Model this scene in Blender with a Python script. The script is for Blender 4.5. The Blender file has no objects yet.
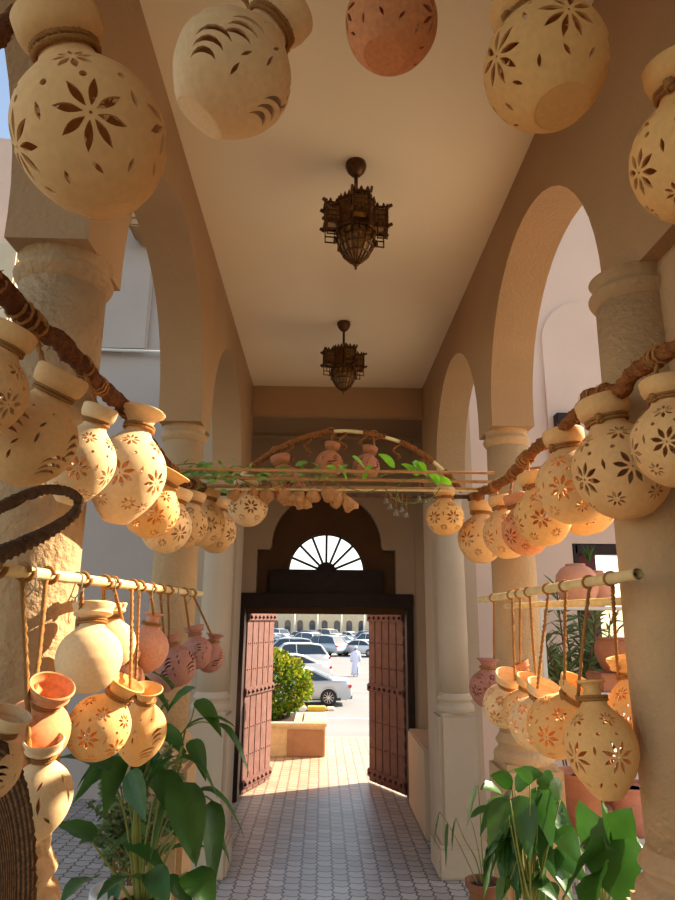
import bpy, bmesh, math, random
from mathutils import Vector, Matrix, geometry, noise
random.seed(7)
PI = math.pi
S = bpy.context.scene
# ------------------------------------------------------------------ camera
FPX = 650.0
PITCH, YAW, ROLL = math.radians(14.33), math.radians(1.24), math.radians(0.5)
CAM = Vector((0.0, 0.0, 2.0))
cd = bpy.data.cameras.new('camera')
cam = bpy.data.objects.new('camera', cd)
S.collection.objects.link(cam)
cd.sensor_fit = 'VERTICAL'; cd.sensor_height = 36.0; cd.lens = FPX / 900 * 36
cd.clip_start = 0.02; cd.clip_end = 500
MC = Matrix.Rotation(-YAW, 4, 'Z') @ Matrix.Rotation(PI / 2 + PITCH, 4, 'X') @ Matrix.Rotation(ROLL, 4, 'Z')
cam.matrix_world = Matrix.Translation(CAM) @ MC
S.camera = cam
# ------------------------------------------------------------------ light
SUN_AZ, SUN_EL = math.radians(24), math.radians(34)    # azimuth measured from +X towards +Y
W = bpy.data.worlds.new('world'); S.world = W; W.use_nodes = True
wn = W.node_tree.nodes; wl = W.node_tree.links
sky = wn.new('ShaderNodeTexSky'); sky.sky_type = 'NISHITA'; sky.sun_disc = False
sky.sun_elevation = SUN_EL; sky.sun_rotation = PI / 2 - SUN_AZ
sky.air_density = 1.0; sky.dust_density = 1.0; sky.ozone_density = 1.0
wn['Background'].inputs['Strength'].default_value = 0.19
tn = wn.new('ShaderNodeMix'); tn.data_type = 'RGBA'; tn.blend_type = 'MULTIPLY'; tn.inputs[0].default_value = 1.0
tn.inputs[7].default_value = (1.0, .88, .76, 1)      # warm white-balance tint over the sky
wl.new(sky.outputs[0], tn.inputs[6]); wl.new(tn.outputs[2], wn['Background'].inputs['Color'])
sl = bpy.data.lights.new('sun', 'SUN'); sl.energy = 8.0; sl.angle = math.radians(0.6); sl.color = (1.0, 0.86, 0.66)
so = bpy.data.objects.new('sun', sl); S.collection.objects.link(so)
sd = Vector((math.cos(SUN_EL) * math.cos(SUN_AZ), math.cos(SUN_EL) * math.sin(SUN_AZ), math.sin(SUN_EL)))
so.rotation_euler = sd.to_track_quat('Z', 'Y').to_euler()
S.view_settings.view_transform = 'Standard'; S.view_settings.look = 'None'
S.view_settings.gamma = 1.0; S.view_settings.use_curve_mapping = False
S.view_settings.exposure = 1.14
S.cycles.use_denoising = True
S.cycles.max_bounces = 10; S.cycles.diffuse_bounces = 7; S.cycles.transparent_max_bounces = 8
S.cycles.sample_clamp_indirect = 6.0

# ------------------------------------------------------------------ helpers
def ray(px, py):
    return MC.to_3x3() @ Vector(((px - 337.5) / FPX, (450 - py) / FPX, -1.0))
def at(px, py, X=None, Y=None, Z=None, d=None):
    r = ray(px, py)
    if X is not None: s = X / r.x
    elif Y is not None: s = Y / r.y
    elif Z is not None: s = (Z - CAM.z) / r.z
    else: s = d
    return CAM + r * s
def depth(p): return -(MC.inverted().to_3x3() @ (Vector(p) - CAM)).z

def srgb(r, g, b):
    f = lambda c: (c / 255 / 12.92) if c / 255 <= .04045 else ((c / 255 + .055) / 1.055) ** 2.4
    return (f(r), f(g), f(b), 1)
MATS = {}
def mat(name, col, rough=.8, var=.12, scale=6.0, bump=.0, bscale=40.0, metal=0.0, spec=.3, rings=0.0, sss=0.0):
    if name in MATS: return MATS[name]
    m = bpy.data.materials.new(name); m.use_nodes = True
    n, l = m.node_tree.nodes, m.node_tree.links
    b = n['Principled BSDF']
    tc = n.new('ShaderNodeTexCoord')
    nz = n.new('ShaderNodeTexNoise'); nz.inputs['Scale'].default_value = scale; nz.inputs['Detail'].default_value = 6
    l.new(tc.outputs['Object'], nz.inputs['Vector'])
    mx = n.new('ShaderNodeMix'); mx.data_type = 'RGBA'
    c = Vector(col[:3])
    mx.inputs[6].default_value = (*(c * (1 - var)), 1); mx.inputs[7].default_value = (*(c * (1 + var)), 1)
    rp = n.new('ShaderNodeMapRange'); rp.inputs[1].default_value = .3; rp.inputs[2].default_value = .7
    l.new(nz.outputs[0], rp.inputs[0]); l.new(rp.outputs[0], mx.inputs[0])
    l.new(mx.outputs[2], b.inputs['Base Color'])
    b.inputs['Roughness'].default_value = rough; b.inputs['Metallic'].default_value = metal
    b.inputs['Specular IOR Level'].default_value = spec
    if bump > 0:
        n2 = n.new('ShaderNodeTexNoise'); n2.inputs['Scale'].default_value = bscale; n2.inputs['Detail'].default_value = 5
        l.new(tc.outputs['Object'], n2.inputs['Vector'])
        bp = n.new('ShaderNodeBump'); bp.inputs['Strength'].default_value = bump; bp.inputs['Distance'].default_value = .02
        src = n2.outputs[0]
        if rings > 0:
            wv = n.new('ShaderNodeTexWave'); wv.bands_direction = 'Z'; wv.inputs['Scale'].default_value = rings
            wv.inputs['Distortion'].default_value = .6
            l.new(tc.outputs['Object'], wv.inputs['Vector'])
            ad = n.new('ShaderNodeMath'); ad.operation = 'MULTIPLY_ADD'; ad.inputs[1].default_value = .35
            l.new(wv.outputs['Fac'], ad.inputs[0]); l.new(n2.outputs[0], ad.inputs[2]); src = ad.outputs[0]
        l.new(src, bp.inputs['Height']); l.new(bp.outputs[0], b.inputs['Normal'])
    MATS[name] = m
    return m

def link(name, me, parent=None, m=None):
    o = bpy.data.objects.new(name, me); S.collection.objects.link(o)
    if parent is not None: o.parent = parent
    if m is not None:
        if me.materials: 
            o.material_slots[0].link = 'OBJECT'; o.material_slots[0].material = m
        else: me.materials.append(m)
    return o
def empty(name, loc=(0, 0, 0), label=None, cat=None, group=None):
    o = bpy.data.objects.new(name, None); S.collection.objects.link(o); o.location = loc
    o.empty_display_size = .05
    return tag(o, label, cat, group)
def tag(o, label=None, cat=None, group=None, kind=None):
    if label: o['label'] = label
    if cat: o['category'] = cat
    if group: o['group'] = group
    if kind: o['kind'] = kind
    return o

class MB:
    """collects shapes into one mesh"""
    def __init__(s): s.v = []; s.f = []; s.sm = []
    def add(s, vs, fs, smooth=False):
        k = len(s.v); s.v += [Vector(v) for v in vs]
        s.f += [[i + k for i in f] for f in fs]; s.sm += [smooth] * len(fs)
    def box(s, c, d, M=None, bev=0.0):
        c = Vector(c); h = Vector(d) / 2
        b = min(bev, min(h) * .9)
        if b <= 0:
            vs = [Vector((x, y, z)) for x in (-h.x, h.x) for y in (-h.y, h.y) for z in (-h.z, h.z)]
            fs = [(0, 1, 3, 2), (4, 6, 7, 5), (0, 4, 5, 1), (2, 3, 7, 6), (0, 2, 6, 4), (1, 5, 7, 3)]
        else:
            bm = bmesh.new(); bmesh.ops.create_cube(bm, size=1)
            for v in bm.verts: v.co = Vector((v.co.x * 2 * h.x, v.co.y * 2 * h.y, v.co.z * 2 * h.z))
            bmesh.ops.bevel(bm, geom=bm.edges[:], offset=b, segments=2, affect='EDGES')
            bm.verts.index_update()
            vs = [v.co.copy() for v in bm.verts]; fs = [[v.index for v in f.verts] for f in bm.faces]; bm.free()
        s.add([c + (M @ v if M else v) for v in vs], fs)
    def lathe(s, prof, c=(0, 0, 0), n=28, smooth=True, M=None, a0=0, sq=0):
        c = Vector(c); vs = []; fs = []
        for r, z in prof:
            for i in range(n):
                a = a0 + 2 * PI * i / n
                v = Vector((r * math.cos(a), r * math.sin(a), z))
                vs.append(c + (M @ v if M else v))
        for j in range(len(prof) - 1):
            for i in range(n):
                k = (i + 1) % n
                fs.append((j * n + i, j * n + k, (j + 1) * n + k, (j + 1) * n + i))
        if prof[0][0] > 1e-5: fs.append(tuple(range(n))[::-1])
        if prof[-1][0] > 1e-5: fs.append(tuple((len(prof) - 1) * n + i for i in range(n)))
        s.add(vs, fs, smooth)
    def tube(s, pts, r, n=8, smooth=True, cap=True, twist=0.0, lobes=0, lob=0.0):
        pts = [Vector(p) for p in pts]; rr = r if isinstance(r, (list, tuple)) else [r] * len(pts)
        up = Vector((0, 0, 1)); vs = []; fs = []
        t0 = (pts[1] - pts[0]).normalized()
        x = t0.cross(up if abs(t0.z) < .9 else Vector((1, 0, 0))).normalized()
        L = 0
        for i, p in enumerate(pts):
            t = (pts[min(i + 1, len(pts) - 1)] - pts[max(i - 1, 0)])
            t = t.normalized() if t.length > 1e-9 else t0
            x = (x - t * x.dot(t)).normalized(); y = t.cross(x)
            if i: L += (p - pts[i - 1]).length
            for k in range(n):
                a = 2 * PI * k / n
                q = rr[i] * (1 + (lob * math.cos(lobes * a) if lobes else 0))
                b = a + twist * L
                vs.append(p + x * q * math.cos(b) + y * q * math.sin(b))
        for i in range(len(pts) - 1):
            for k in range(n):
                j = (k + 1) % n
                fs.append((i * n + k, i * n + j, (i + 1) * n + j, (i + 1) * n + k))
        if cap: fs.append(tuple(range(n))[::-1]); fs.append(tuple((len(pts) - 1) * n + k for k in range(n)))
        s.add(vs, fs, smooth)
    def rope(s, pts, r, fuzz=0, turns=None):
        """two/three ply twisted rope"""
        pts = resample(pts, max(r * .6, .004))
        s.tube(pts, r, n=12, twist=1.1 / r, lobes=3, lob=.2)
        for _ in range(fuzz):
            i = random.randrange(len(pts) - 1)
            d = Vector((random.gauss(0, 1), random.gauss(0, 1), random.gauss(0, 1))).normalized()
            p = pts[i]; ln = r * random.uniform(1.3, 2.6)
            s.tube([p, p + d * ln * .6, p + d * ln + Vector((0, 0, -.2 * r))], r * .06, n=3, cap=False)
    def prism(s, poly, axis, a, b):
        """poly 2-D extruded along axis from a to b; axis 0: (Y,Z), 1: (X,Z), 2: (X,Y)"""
        def v(p, t): return ((t, p[0], p[1]), (p[0], t, p[1]), (p[0], p[1], t))[axis]
        n = len(poly)
        tri = geometry.tessellate_polygon([[Vector((p[0], p[1], 0)) for p in poly]])
        vs = [v(p, a) for p in poly] + [v(p, b) for p in poly]
        fs = [tuple(t) for t in tri] + [tuple(i + n for i in t[::-1]) for t in tri]
        fs += [(i, (i + 1) % n, (i + 1) % n + n, i + n) for i in range(n)]
        s.add(vs, fs)
    def build(s, name, m, parent=None, sharp=None):
        me = s.mesh(name, sharp); return link(name, me, parent, m)
    def mesh(s, name, sharp=None):
        me = bpy.data.meshes.new(name)
        me.from_pydata([tuple(v) for v in s.v], [], [tuple(f) for f in s.f])
        me.polygons.foreach_set('use_smooth', s.sm)
        bm = bmesh.new(); bm.from_mesh(me)
        bmesh.ops.recalc_face_normals(bm, faces=bm.faces); bm.to_mesh(me); bm.free()
        if sharp: me.set_sharp_from_angle(angle=math.radians(sharp))
        me.update()
        return me

def resample(pts, step):
    pts = [Vector(p) for p in pts]; out = [pts[0]]
    for a, b in zip(pts, pts[1:]):
        n = max(1, int((b - a).length / step))
        out += [a.lerp(b, k / n) for k in range(1, n + 1)]
    return out
def spline(P, n=12):
    P = [Vector(p) for p in P]; Q = [P[0] * 2 - P[1]] + P + [P[-1] * 2 - P[-2]]; out = []
    for i in range(1, len(Q) - 2):
        a, b, c, d = Q[i - 1:i + 3]
        for k in range(n):
            t = k / n
            out.append(.5 * ((2 * b) + (c - a) * t + (2 * a - 5 * b + 4 * c - d) * t * t + (3 * b - a - 3 * c + d) * t ** 3))
    return out + [P[-1]]

def cutter(pts, n): return spline(pts, n)

# ------------------------------------------------------------------ materials
M_wall = mat('sand_stucco', srgb(170, 135, 96), .92, .07, 1.6, .35, 55)
M_col = mat('column_stucco', srgb(182, 148, 106), .92, .10, 4, .5, 45)
M_rough = mat('rough_stone_stucco', srgb(176, 142, 102), .95, .14, 9, .8, 38)
M_end = mat('end_wall_plaster', srgb(186, 162, 134), .9, .06, 1.2, .2, 60)
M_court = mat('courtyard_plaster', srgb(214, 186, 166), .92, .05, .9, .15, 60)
M_lit = mat('cream_render', srgb(214, 196, 165), .92, .08, 2.5, .3, 20)
M_darkwood = mat('dark_door_wood', srgb(66, 38, 24), .6, .25, 9, .15, 50)
M_frame = mat('black_brown_wood', srgb(42, 22, 15), .55, .25, 9, .15, 50)
M_recess = mat('brown_panel', srgb(92, 62, 38), .75, .1, 5, .1, 40)
M_leaf_wood = mat('red_brown_planks', srgb(106, 70, 62), .65, .2, 12, .25, 60)
M_iron = mat('door_iron', srgb(92, 52, 44), .6, .2, 12, .1, 60)
M_bamboo = mat('bamboo', srgb(222, 198, 140), .5, .14, 18, .1, 60)
M_bamboo2 = mat('brown_cane', srgb(176, 128, 76), .6, .2, 18, .1, 60)
M_rope = mat('jute_rope', srgb(176, 122, 66), .95, .22, 60, .5, 160)
M_coir = mat('dark_coir_rope', srgb(112, 66, 36), .98, .3, 60, .8, 120)
M_coirR = mat('brown_coir_rope', srgb(150, 92, 44), .98, .3, 60, .8, 120)
M_twig = mat('dark_twig', srgb(104, 78, 54), .9, .3, 50, .5, 120)
M_bronze = mat('dark_bronze', srgb(92, 62, 34), .42, .3, 30, .2, 90, metal=.75)
M_amber = mat('amber_glass', srgb(140, 100, 46), .25, .3, 40, .1, 60, spec=.6)
M_wire = mat('steel_wire', srgb(150, 140, 120), .4, .1, 30, metal=.7)
M_asph = mat('asphalt', srgb(128, 129, 130), .95, .08, .6, .1, 20)
M_yellow = mat('yellow_kerb_paint', srgb(206, 160, 60), .8, .1, 3)
M_kerb = mat('white_kerb_paint', srgb(205, 200, 190), .85, .06, 3)
M_tile = mat('orange_tile', srgb(158, 118, 88), .7, .1, 7, .2, 30)
M_crstone = mat('cream_stone', srgb(205, 180, 140), .85, .12, 9, .3, 30)
M_soil_hollow = mat('dark_soil_and_hollow_shade', srgb(58, 42, 32), 1, .3, 40, .5, 60)
M_green = mat('glossy_leaf', srgb(52, 92, 30), .4, .28, 7, .1, 60, spec=.45)
M_green2 = mat('lime_leaf', srgb(128, 190, 40), .45, .15, 6, .0, spec=.4)
M_olive = mat('grey_green_leaf', srgb(104, 124, 76), .6, .25, 6)
M_hedge = mat('hedge_leaf', srgb(84, 118, 30), .6, .35, 5)
M_hedge2 = mat('hedge_yellow_leaf', srgb(160, 158, 40), .6, .2, 5)
M_stem = mat('plant_stem', srgb(112, 118, 52), .6, .2, 12)
M_brstem = mat('brown_stem', srgb(112, 84, 50), .8, .2, 12)
for mm, tr in ((M_green, .25), (M_green2, .5), (M_olive, .2), (M_hedge, .3), (M_hedge2, .3)):
    n_, l_ = mm.node_tree.nodes, mm.node_tree.links
    b_ = n_['Principled BSDF']; t_ = n_.new('ShaderNodeBsdfTranslucent'); x_ = n_.new('ShaderNodeMixShader')
    l_.new(b_.inputs['Base Color'].links[0].from_socket, t_.inputs['Color'])
    x_.inputs[0].default_value = tr; l_.new(b_.outputs[0], x_.inputs[1]); l_.new(t_.outputs[0], x_.inputs[2])
    l_.new(x_.outputs[0], n_['Material Output'].inputs['Surface'])
CLAY = {
    'cream': mat('cream_clay', srgb(230, 192, 140), .85, .06, 9, .12, 70, rings=26),
    'tan': mat('tan_clay', srgb(222, 174, 114), .85, .06, 9, .12, 70, rings=26),
    'gold': mat('golden_clay', srgb(226, 174, 106), .85, .06, 9, .12, 70, rings=26),
    'orange': mat('orange_clay', srgb(214, 142, 92), .8, .12, 9, .12, 70, rings=26),
    'pink': mat('pink_clay', srgb(206, 146, 116), .85, .12, 9, .12, 70, rings=26),
    'rose': mat('rose_clay', srgb(170, 116, 98), .85, .12, 9, .12, 70, rings=26),
    'brown': mat('brown_red_clay', srgb(178, 112, 72), .85, .14, 9, .12, 70, rings=26),
    'terra': mat('terracotta', srgb(172, 110, 76), .8, .12, 6, .12, 50, rings=14),
}

def paver_mat():
    m = bpy.data.materials.new('interlocking_pavers'); m.use_nodes = True
    n, l = m.node_tree.nodes, m.node_tree.links; b = n['Principled BSDF']
    geo = n.new('ShaderNodeNewGeometry'); sp = n.new('ShaderNodeSeparateXYZ'); l.new(geo.outputs['Position'], sp.inputs[0])
    def mth(op, a, bb=None, c=None):
        q = n.new('ShaderNodeMath'); q.operation = op
        for i, v in enumerate((a, bb, c)):
            if v is None: continue
            if isinstance(v, (int, float)): q.inputs[i].default_value = v
            else: l.new(v, q.inputs[i])
        return q.outputs[0]
    # zig-zag the joints both ways: an interlocking paver outline
    zx = mth('MULTIPLY', mth('PINGPONG', mth('ADD', sp.outputs[1], 40.0), .04), .5)
    zy = mth('MULTIPLY', mth('PINGPONG', mth('ADD', sp.outputs[0], 40.0), .0625), .35)
    cx = mth('ADD', sp.outputs[0], zx); cy = mth('ADD', sp.outputs[1], zy)
    cb = n.new('ShaderNodeCombineXYZ'); l.new(cy, cb.inputs[0]); l.new(cx, cb.inputs[1])
    br = n.new('ShaderNodeTexBrick'); l.new(cb.outputs[0], br.inputs['Vector'])
    br.inputs['Scale'].default_value = 1; br.inputs['Brick Width'].default_value = .12; br.inputs['Row Height'].default_value = .125
    br.inputs['Mortar Size'].default_value = .007; br.inputs['Mortar Smooth'].default_value = .3
    br.inputs['Color1'].default_value = (.0, .0, .0, 1); br.inputs['Color2'].default_value = (1, 1, 1, 1)
    nz = n.new('ShaderNodeTexNoise'); nz.inputs['Scale'].default_value = 1.3; nz.inputs['Detail'].default_value = 8
    l.new(geo.outputs['Position'], nz.inputs['Vector'])
    # grey blocks indoors, pink-tan blocks outside the threshold (a real change of paver)
    outd = mth('GREATER_THAN', sp.outputs[1], 8.18)
    def mix(f, A, B):
        q = n.new('ShaderNodeMix'); q.data_type = 'RGBA'
        if isinstance(f, (int, float)): q.inputs[0].default_value = f
        else: l.new(f, q.inputs[0])
        for i, v in ((6, A), (7, B)):
            if isinstance(v, tuple): q.inputs[i].default_value = v
            else: l.new(v, q.inputs[i])
        return q.outputs[2]
    g = mix(br.outputs['Color'], srgb(158, 150, 142), srgb(186, 178, 168))
    o = mix(br.outputs['Color'], srgb(180, 148, 122), srgb(202, 172, 148))
    c = mix(outd, g, o)
    c = mix(mth('MULTIPLY', nz.outputs[0], .35), c, srgb(150, 128, 110))
    c = mix(br.outputs['Fac'], c, srgb(74, 66, 60))
    l.new(c, b.inputs['Base Color']); b.inputs['Roughness'].default_value = .42
    bp = n.new('ShaderNodeBump'); bp.inputs['Strength'].default_value = .6; bp.inputs['Distance'].default_value = .006; bp.invert = True
    l.new(br.outputs['Fac'], bp.inputs['Height']); l.new(bp.outputs[0], b.inputs['Normal'])
    return m
M_pave = paver_mat()

def ceiling_mat():
    m = mat('cream_gloss_ceiling', srgb(242, 224, 186), .38, .03, .7, .05, 3, spec=.5)
    return m
M_ceil = ceiling_mat()

# ------------------------------------------------------------------ the setting
XL, XR, TH = -.75, 1.03, .26
YA, YB, YC, HALF = 2.0, 3.97, 5.94, .17
BAY = YB - YA
ZS, ZC, ZCEIL = 3.14, 3.22, 4.34
def structure(name, mb, m, parent=None, sharp=None):
    o = mb.build(name, m, parent, sharp)
    if parent is None: tag(o, kind='structure')
    return o

mb = MB(); mb.box((0, 4.35, -.1), (30, 15.1, .2))
structure('floor', mb, M_pave)
mb = MB(); mb.box((5, 72, -1.6), (160, 120.2, .2))
structure('ground', mb, M_asph)

def arcade(name, x0, x1, y_end, near_solid=False):
    """upper arcade wall: piers on column tops with round arches between"""
    cols = [YC, YB, YA, YA - BAY]
    poly = [(y_end, ZCEIL + .9), (y_end, ZS)]
    top = []
    bot = [(y_end, ZS)] if False else []
    pts = [(y_end, ZS), (YC - HALF, ZS)]
    for a, b in zip(cols, cols[1:]):
        if near_solid and b < YA - .1: break
        ya, yb = a - HALF, b + HALF; R = (ya - yb) / 2; c = (ya + yb) / 2
        pts.append((ya, ZC))
        for k in range(1, 24): 
            t = PI * k / 24; pts.append((c + R * math.cos(t), ZC + R * math.sin(t)))
        pts += [(yb, ZC), (yb, ZS), (b - HALF, ZS)]
    if near_solid: pts[-1] = (YA - HALF, ZS); pts.append((-1.6, ZS))
    else: pts += [(b - HALF, ZC + .1), (-1.6, ZC + .8)] if False else []
    if not near_solid: pts += [(-1.6, ZS)]
    poly = pts + [(-1.6, ZCEIL + .9), (y_end, ZCEIL + .9)]
    mb = MB(); mb.prism(poly, 0, x0, x1)
    return structure(name, mb, M_wall)
arcade('wall_left', XL - TH, XL, 6.55)
arcade('wall_right', XR, XR + TH, 6.55, True)
mb = MB(); mb.box((XR + .16, .22, ZS / 2), (.2, 3.7, ZS)); structure('wall_near_right', mb, M_col)
mb = MB(); mb.box(((XL + XR) / 2, 2.48, ZCEIL + .1), (XR - XL, 8.2, .2)); structure('ceiling', mb, M_ceil)
mb = MB(); mb.box(((XL + XR) / 2, 6.52, (4.02 + ZCEIL) / 2), (XR - XL, .1, ZCEIL - 4.02), bev=.005); structure('trim_1', mb, M_wall)
# vestibule in front of the door
mb = MB(); mb.box((-1.1, 7.1, 2.62), (.14, 2.0, 5.24)); structure('wall_vestibule_left', mb, M_end)
mb = MB(); mb.box((1.36, 7.1, 2.62), (.14, 2.0, 5.24)); structure('wall_vestibule_right', mb, M_end)
mb = MB(); mb.box((.13, 7.35, 4.62), (2.34, 1.5, .16)); structure('ceiling_vestibule', mb, M_ceil)
for nm, x0, x1 in (('wall_return_left', -1.04, -.80), ('wall_return_right', XR, 1.29)):
    mb = MB(); mb.box(((x0 + x1) / 2, 6.38, ZS / 2), (x1 - x0, .5, ZS), bev=.01)
    structure(nm, mb, M_end)
mb = MB(); mb.box((1.14, 7.25, .39), (.3, 1.2, .78), bev=.015); structure('trim_2', mb, M_end)

# door wall with its stepped, arched opening
DX = .05; YD = 7.95
def arch_pts(cx, cz, r, n=26, a0=0, a1=PI):
    return [(cx + r * math.cos(a0 + (a1 - a0) * k / n), cz + r * math.sin(a0 + (a1 - a0) * k / n)) for k in range(n + 1)]
open_ = [(DX + 1.04, 0), (DX + 1.04, 2.26), (DX + .84, 2.26), (DX + .84, 2.78), (DX + .69, 2.78)] + arch_pts(DX, 2.82, .67) + \
        [(DX - .69, 2.78), (DX - .84, 2.78), (DX - .84, 2.26), (DX - 1.04, 2.26), (DX - 1.04, 0)]
poly = [(1.4, 0)] + open_[:] + [(-1.15, 0), (-1.15, 5.2), (1.4, 5.2)]
mb = MB(); mb.prism(poly, 1, YD, YD + .12)
wd = structure('wall_end', mb, M_end)
fr = MB()                                    # raised plaster band that frames the recessed panel
for c, d in (((DX - 1.06, YD - .03, 2.1), (.05, .07, 4.2)), ((DX + 1.17, YD - .03, 2.1), (.2, .07, 4.2)), ((.18, YD - .03, 4.36), (2.3, .07, .34))):
    fr.box(c, d, bev=.012)
structure('trim_3', fr, M_end)
mb = MB(); mb.box((.18, YD - .09, 4.17), (2.2, .06, .05), bev=.015); structure('trim_4', mb, M_end)
# dark timber infill behind the opening, fan window cut in
FZ, FR = 2.52, .47
inf = [(DX + 1.04, 0), (DX + .78, 0), (DX + .78, FZ)] 
mb = MB()
outer = [(DX + 1.06, 2.12), (DX + 1.06, 3.7), (DX - 1.06, 3.7), (DX - 1.06, 2.12)]
hole = [(DX - FR, FZ)] + arch_pts(DX, FZ, FR, 24, PI, 0)[1:-1] + [(DX + FR, FZ)]
mb.prism([(DX + 1.06, FZ), (DX + 1.06, 3.7), (DX - 1.06, 3.7), (DX - 1.06, FZ)] + hole, 1, YD + .14, YD + .24)
mb.box((DX, YD + .19, (FZ + 2.02) / 2), (2.12, .1, FZ - 2.02))
structure('wall_door_infill', mb, M_recess)
mb = MB(); mb.box((DX, YD + .1, 2.33), (1.38, .09, .42), bev=.01); mb.box((DX, YD + .07, 2.53), (1.2, .07, .03), bev=.008)
structure('trim_5', mb, M_frame)
mb = MB()
for sx in (-1, 1): mb.box((DX + sx * .995, YD + .1, 1.06), (.08, .3, 2.12), bev=.01)
mb.box((DX, YD + .1, 2.18), (2.08, .3, .16), bev=.01)
structure('trim_6', mb, M_frame)

# fan light
def glass(name, col, rough=.25, alpha=.55):
    m = bpy.data.materials.new(name); m.use_nodes = True
    n, l = m.node_tree.nodes, m.node_tree.links; b = n['Principled BSDF']
    b.inputs['Base Color'].default_value = col; b.inputs['Roughness'].default_value = rough
    b.inputs['Transmission Weight'].default_value = 1.0; b.inputs['IOR'].default_value = 1.05
    nz = n.new('ShaderNodeTexNoise'); nz.inputs['Scale'].default_value = 30
    bp = n.new('ShaderNodeBump'); bp.inputs['Strength'].default_value = .3; l.new(nz.outputs[0], bp.inputs['Height']); l.new(bp.outputs[0], b.inputs['Normal'])
    return m
M_glass = glass('frosted_glass', (.93, .96, 1, 1), .5)
wroot = empty('window_1', (DX, YD + .19, FZ)); tag(wroot, kind='structure')
mb = MB(); mb.prism([(-FR, 0)] + arch_pts(0, 0, FR, 24, PI, 0)[1:-1] + [(FR, 0)], 1, -.006, .006)
mb.build('pane', M_glass, wroot)
mb = MB()
mb.tube([Vector((x, 0, z)) for x, z in arch_pts(0, 0, FR, 28)], .02, 6)
mb.box((0, 0, 0), (2 * FR, .05, .03))
for k in range(1, 8):
    a = PI * k / 8
    mb.tube([(.12 * math.cos(a), 0, .12 * math.sin(a)), (FR * math.cos(a), 0, FR * math.sin(a))], .017, 6)
mb.prism([(-.125, 0)] + arch_pts(0, 0, .125, 14, PI, 0)[1:-1] + [(.125, 0)], 1, -.03, .03)
mb.build('window_frame', M_frame, wroot)

# double door, both leaves swung outwards
def door(name, side):
    hx = DX + side * .965
    root = empty(name, (hx, YD + .2, .02)); tag(root, kind='structure')
    ang = math.radians(70 if side < 0 else 62)
    root.rotation_euler.z = (-(PI - ang) + PI if side < 0 else 0)
    wdt, hgt = .8, 2.1
    # local x runs along the leaf from the hinge
    root.rotation_euler.z = ang if side < 0 else PI - ang
    mb = MB()
    for k in range(5):
        w = wdt / 5
        mb.box((w * (k + .5), 0, hgt / 2), (w - .006, .05, hgt), bev=.008)
    mb.box((wdt / 2, 0, hgt / 2), (wdt - .02, .03, hgt - .02))
    mb.build('plank_panel', M_leaf_wood, root)
    for z, nm in ((.1, 'band'), (1.1, 'band'), (1.96, 'band')):
        bnd = MB(); bnd.box((wdt / 2, 0, z), (wdt + .02, .1, .1), bev=.012)
        b = bnd.build(nm, M_leaf_wood, root)
        st = MB()
        for k in range(7):
            for sy in (-1, 1):
                st.lathe([(.022, 0), (.02, .012), (.008, .024), (0, .026)], (wdt * (k + .5) / 7, sy * .05, z), 8, M=Matrix.Rotation(-sy * PI / 2, 3, 'X'))
        st.build('studs', M_iron, b)
    nl = MB()
    for z in (.4, .7, 1.35, 1.65):
        for k in range(5):
            for q in (-.03, .03):
                for sy in (-1, 1):
                    nl.lathe([(.01, 0), (.007, .008), (0, .01)], (wdt * (k + .5) / 5 + q, sy * .025, z), 6, M=Matrix.Rotation(-sy * PI / 2, 3, 'X'))
    nl.build('nails', M_iron, root)
    if side > 0:
        cv = MB()
        for k in range(14):
            cv.lathe([(.03, -.06), (.045, 0), (.03, .06)], (.0, 0, .12 + k * .14), 8)
        cv.build('carved_edge', M_darkwood, root)
door('door_1', -1); door('door_2', 1)

# courtyard end walls on both sides of the corridor
NX0, NX1 = 3.12, 3.95
def wallpoly(x0, x1, z1): return [(x0, 0), (x1, 0), (x1, z1), (x0, z1)]
EY = 8.05
mb = MB()
mb.prism([(1.43, 0), (3.1, 0), (3.1, 2.9), (4.35, 2.9), (4.35, 0), (11.6, 0), (11.6, 12.8), (1.43, 12.8)], 1, EY, EY + .3)  # unseen far end and height are extended to block sun from the corridor
structure('wall_right', mb, M_court)
mb = MB()
mb.prism([(2.9, 3.2)] + [(4.05, 3.2)] + [(4.05, 5.6)] + arch_pts(3.475, 5.6, .575, 18)[1:-1] + [(2.9, 5.6)], 1, EY - .05, EY + .01)
structure('trim_7', mb, M_court)
M_court_shade = mat('shade_greyed_courtyard_plaster', srgb(178, 162, 150), .92, .07, .9, .15, 60)  # greyer than the right side: courtyard shade put into the plaster colour
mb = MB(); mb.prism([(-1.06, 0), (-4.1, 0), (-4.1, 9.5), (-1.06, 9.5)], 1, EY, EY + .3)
structure('wall_left', mb, M_court_shade)
mb = MB(); mb.box((-2.68, EY - .04, 6.9), (.66, .1, 3.1), bev=.02); structure('trim_8', mb, M_court_shade)
mb = MB(); mb.tube([(-4.1, EY - .12, 5.36), (-1.1, EY - .12, 5.28)], .022, 8); o = mb.build('wall_pipe', M_kerb)
tag(o, 'thin white pipe running level across the shaded wall seen through the left arch', 'pipe')
mb = MB(); mb.box((-2.42, EY - .3, 7.1), (.4, .6, .3), bev=.02); mb.box((-2.42, EY - .35, 6.9), (.24, .5, .1), bev=.02)
o = mb.build('wall_bracket', M_wall); tag(o, 'square sand-coloured bracket jutting from the wall high behind the left arch', 'bracket')
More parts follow.
